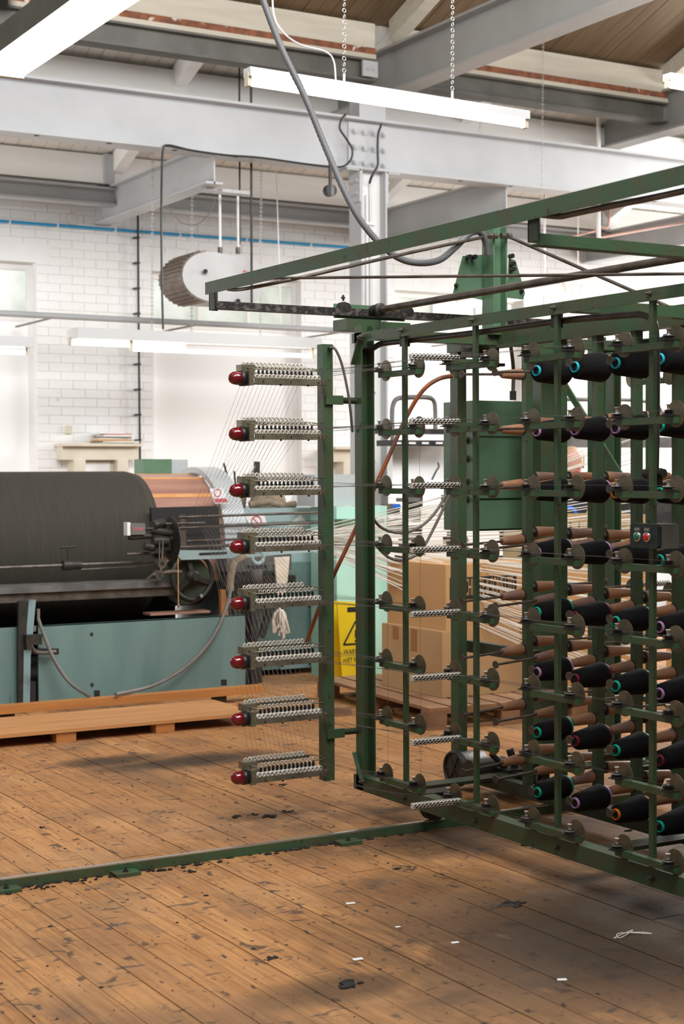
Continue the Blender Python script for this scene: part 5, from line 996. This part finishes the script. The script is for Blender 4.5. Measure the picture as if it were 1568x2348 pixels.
# ================================================================ LAMPS
lk = MB().torus((0, 0, 0), (1, 0, 0), .008, .0022, 8, 4).mesh('link', M['fixture'])
def chain(parent, p, q, r=.010):
    p, q = V(p), V(q); n = max(3, int((q-p).length/(r*3.1))); mb = MB()
    for k in range(n):
        c = p+(q-p)*(k+.5)/n; d = (1, 0, 0) if k % 2 else (0, 1, 0); mb.torus(c, d, r, r*.28, 8, 4)
    return tag(mb.ob('chain', M['chain'], parent), kind='stuff')
def batten(name, label, p, q, tubes, hgt, wd, chains, em, z_top=None, rT=.017, hm='fixture'):
    p, q = V(p), V(q); t = thing(name, label, 'lamp', (p+q)/2, 'fluorescent lamps'); d = (q-p).normalized(); up = V((0, 0, 1)); sd = d.cross(up).normalized()
    MB().bar(p+up*hgt/2, q+up*hgt/2, wd, hgt).ob('housing', M[hm], t)
    for off, dz, f0, f1 in tubes:
        a = p+(q-p)*f0+sd*off+up*dz; b = p+(q-p)*f1+sd*off+up*dz; MB().cyl(a, b, rT, n=14).ob('tube', em, t)
        for e, s_ in ((a, 1), (b, -1)): MB().obox(e-d*s_*.008+up*(-dz/2+.0), (.022, .04, abs(dz)+.04), d, sd, up).ob('lampholder', M['cap'], t)
    for f_ in chains:
        c = p+(q-p)*f_+up*hgt; MB().bar(c, c+up*.05, .01, .01, (1, 0, 0)).ob('hook', M['fixture'], t); chain(t, c+up*.05, V((c.x+.03, c.y, zr(c.y)-.01)))
    return t
a = AY(566, 176, 7.2); b = AY(1206, 272, 7.2); zz = (a.z+b.z)/2
main = batten('batten_lamp', 'long white twin chain fluorescent batten lamp over the creel', (a.x, 7.2, a.z), (b.x, 7.2, a.z-.03), [(0, -.028, .008, .99)], .045, .075, (.325, .715), M['tube'])
tag(MB().tube(spline([AY(625, -60, 7.3), AY(627, 30, 7.25), AY(650, 75, 7.2), AY(690, 103, 7.2), AY(745, 118, 7.2), AY(765, 140, 7.2), AY(770, 188, 7.2)], 6), .005, 6).ob('lamp_flex', M['fixture']), 'white flex curving down to the long batten lamp', 'cable')
a = AX(150, 70, 2.05)
batten('batten_lamp', 'large near fluorescent batten lamp at the top left corner', (2.05, 3.4, a.z+.03), (2.05, 6.2, a.z+.03), [(-.06, -.026, .01, .99), (-.02, -.026, .01, .99), (.02, -.026, .01, .99), (.06, -.026, .01, .99)], .10, .16, (.5,), M['tube'], rT=.019, hm='reflector')
a = AY(1528, 185, 8.6); batten('batten_lamp', 'white batten lamp cut by the right edge of the photo', (a.x, 8.6, a.z), (a.x+1.6, 8.6, a.z-.02), [(0, -.03, .01, .99)], .05, .08, (.3,), M['tube'])
a = AY(166, 778, 13.9); b = AY(722, 812, 13.9)
bgf = batten('batten_lamp', 'long white reflector lamp over the warping machine drum', (a.x, 13.9, a.z), (b.x, 13.9, a.z-.0), [(-.05, -.03, .0, .45), (.06, -.075, .22, .97)], .10, .30, (), M['tube_bg'], rT=.018)
for f_, py in ((.31, 205), (.47, 330), (.76, 240)):
    c = V((a.x+(b.x-a.x)*f_, 13.9, a.z+.1)); chain(bgf, c, V((c.x+.02, c.y-.02, zr(c.y)-.004)), .012)
a = AY(-160, 790, 13.9); b = AY(68, 798, 13.9); batten('batten_lamp', 'white reflector lamp cut by the left edge above the window board', (a.x, 13.9, a.z), (b.x, 13.9, a.z), [(0, -.04, .0, .95)], .09, .28, (), M['tube_bg'], rT=.022)
a = AY(1052, 692, 14.0); b = AX(1292, 658, a.x); batten('batten_lamp', 'distant slanting fluorescent lamp behind the creel mast', (a.x, a.y, a.z), (b.x, b.y, a.z), [(0, -.05, .0, 1)], .05, .08, (.2, .8), M['tube_bg'], rT=.035)
# ================================================================ FLOOR RAIL, LINT, SCRAPS
YFR = 6.23
fr = thing('floor_rail', 'narrow green floor rail with bright top edge crossing the boards', 'rail', (2.5, YFR, 0))
MB().box((-1.2, YFR-.012, 0), (8.5, YFR+.012, .038)).box((-1.2, YFR+.012, 0), (8.5, YFR+.045, .004)).ob('rail_bar', G, fr); MB().box((-1.2, YFR-.011, .038), (8.5, YFR+.011, .0435)).ob('rail_crown', M['chrome'], fr, 'bright worn steel crown')
for px, py in ((288, 2006), (800, 1935), (8, 2040)):
    c = AZ(px, py, .0); MB().box((c.x-.055, YFR-.085, 0), (c.x+.055, YFR-.012, .014)).ob('rail_clip', G, fr); mbq = MB(); bolt(mbq, (c.x, YFR-.05, .014), (0, 0, 1), .009, .008); mbq.ob('bolt', M['iron'], fr)
def clump(c, r, seed):
    R = random.Random(seed); mb = MB()
    for k in range(16):
        o = V((R.gauss(0, r*.6), R.gauss(0, r*.5), 0)); rr = r*R.uniform(.16, .5); mb.ball(V(c)+o+V((0, 0, rr*.2)), rr*.9, 9, 6, (R.uniform(.6, 1.8), R.uniform(.6, 1.3), .32))
    return mb
LN = [((619, 1873), .028, 'dark lint clump on the boards, tallest one above the floor rail'), ((648, 1800), .02, 'small curl of grey lint below the lowest lamp unit'), ((580, 1868), .018, 'flat dark lint clump left of the tallest one'), ((540, 1873), .022, 'flat grey lint tuft furthest left of the lint group'), ((1180, 2072), .030, 'round black lint ball in front of the creel bottom rail'), ((800, 2258), .035, 'black matted lint strip near the bottom edge of the photo'), ((440, 1998), .02, 'lint tuft caught against the floor rail'), ((912, 1992), .014, 'small lint tuft on the boards right of the rail clip'), ((1205, 1937), .02, 'lint tuft on the boards under the creel'), ((625, 2198), .024, 'flat black smear of lint left of the bottom strip'), ((96, 1898), .016, 'small black lint knot on the boards at far left'), ((660, 1862), .018, 'low lint tuft right of the tallest clump'), ((1440, 1905), .018, 'lint tuft beneath the rightmost tension disc'), ((210, 1998), .012, 'tiny lint tuft on the near side of the floor rail')]
for k, ((px, py), r, lab) in enumerate(LN):
    c = AZ(px, py, 0); tag(clump((c.x, c.y, 0), r, k).ob('lint_clump', M['lint']), lab, 'lint', 'lint clumps on the floor')
sm = MB(); R = random.Random(5)
for k in range(210):
    px, py = R.uniform(0, 900), R.uniform(1720, 1990)
    if k > 170: px, py = R.uniform(0, 1568), R.uniform(1990, 2340)
    c = AZ(px, py, 0); rr = R.uniform(.0015, .0045); sm.ball((c.x, c.y, rr*.15), rr, 7, 4, (R.uniform(.8, 3), R.uniform(.8, 3), .25))
for k in range(120):
    px = R.uniform(0, 1000); c = AZ(px, 2047-px*.15+R.uniform(-6, 8), 0); rr = R.uniform(.003, .010); sm.ball((c.x, min(c.y, YFR-.02), rr*.3), rr, 6, 4, (R.uniform(1, 3), 1, .5))
tag(sm.ob('floor_lint', M['lint']), 'scattered dark lint specks over the floorboards', 'lint', kind='stuff')
for (px, py), s_, lab in (((803, 2072), .02, 'white paper scrap beside the rail, furthest back of the loose scraps'), ((1043, 2162), .016, 'white torn paper scrap right of the middle of the boards'), ((820, 2200), .02, 'white oblong paper scrap left of the torn one'), ((1288, 2247), .017, 'square white paper scrap nearest the right bottom corner'), ((1475, 1937), .016, 'cream paper scrap under the creel bottom rail'), ((912, 2126), .012, 'tiny white paper scrap between the others')):
    c = AZ(px, py, 0); a = random.uniform(-.6, .1); tag(MB().prism([(-s_, -s_*.5), (s_*.9, -s_*.6), (s_, s_*.5), (-s_*.8, s_*.6)], (c.x, c.y, .0012), (math.cos(a), math.sin(a), 0), (-math.sin(a), math.cos(a), 0), (0, 0, .001)).ob('paper_scrap', M['paper']), lab, 'paper', 'paper scraps on the floor')
for px, py, mm, lab in ((930, 1995, 'darkthread', 'loose tangled brown thread on the boards near the rail'), (1130, 2085, 'darkthread', 'loose tangled dark thread beside the round lint ball'), (1450, 2146, 'whiteyarn', 'pale loose thread on the dark boards at right')):
    c = AZ(px, py, 0); R = random.Random(px); pts = [(c.x+R.gauss(0, .05)+k*.012-.05, c.y+R.gauss(0, .03), .003+R.uniform(0, .006)) for k in range(10)]; tag(MB().tube(spline(pts, 5), .0013, 4).ob('loose_thread', M[mm]), lab, 'thread')
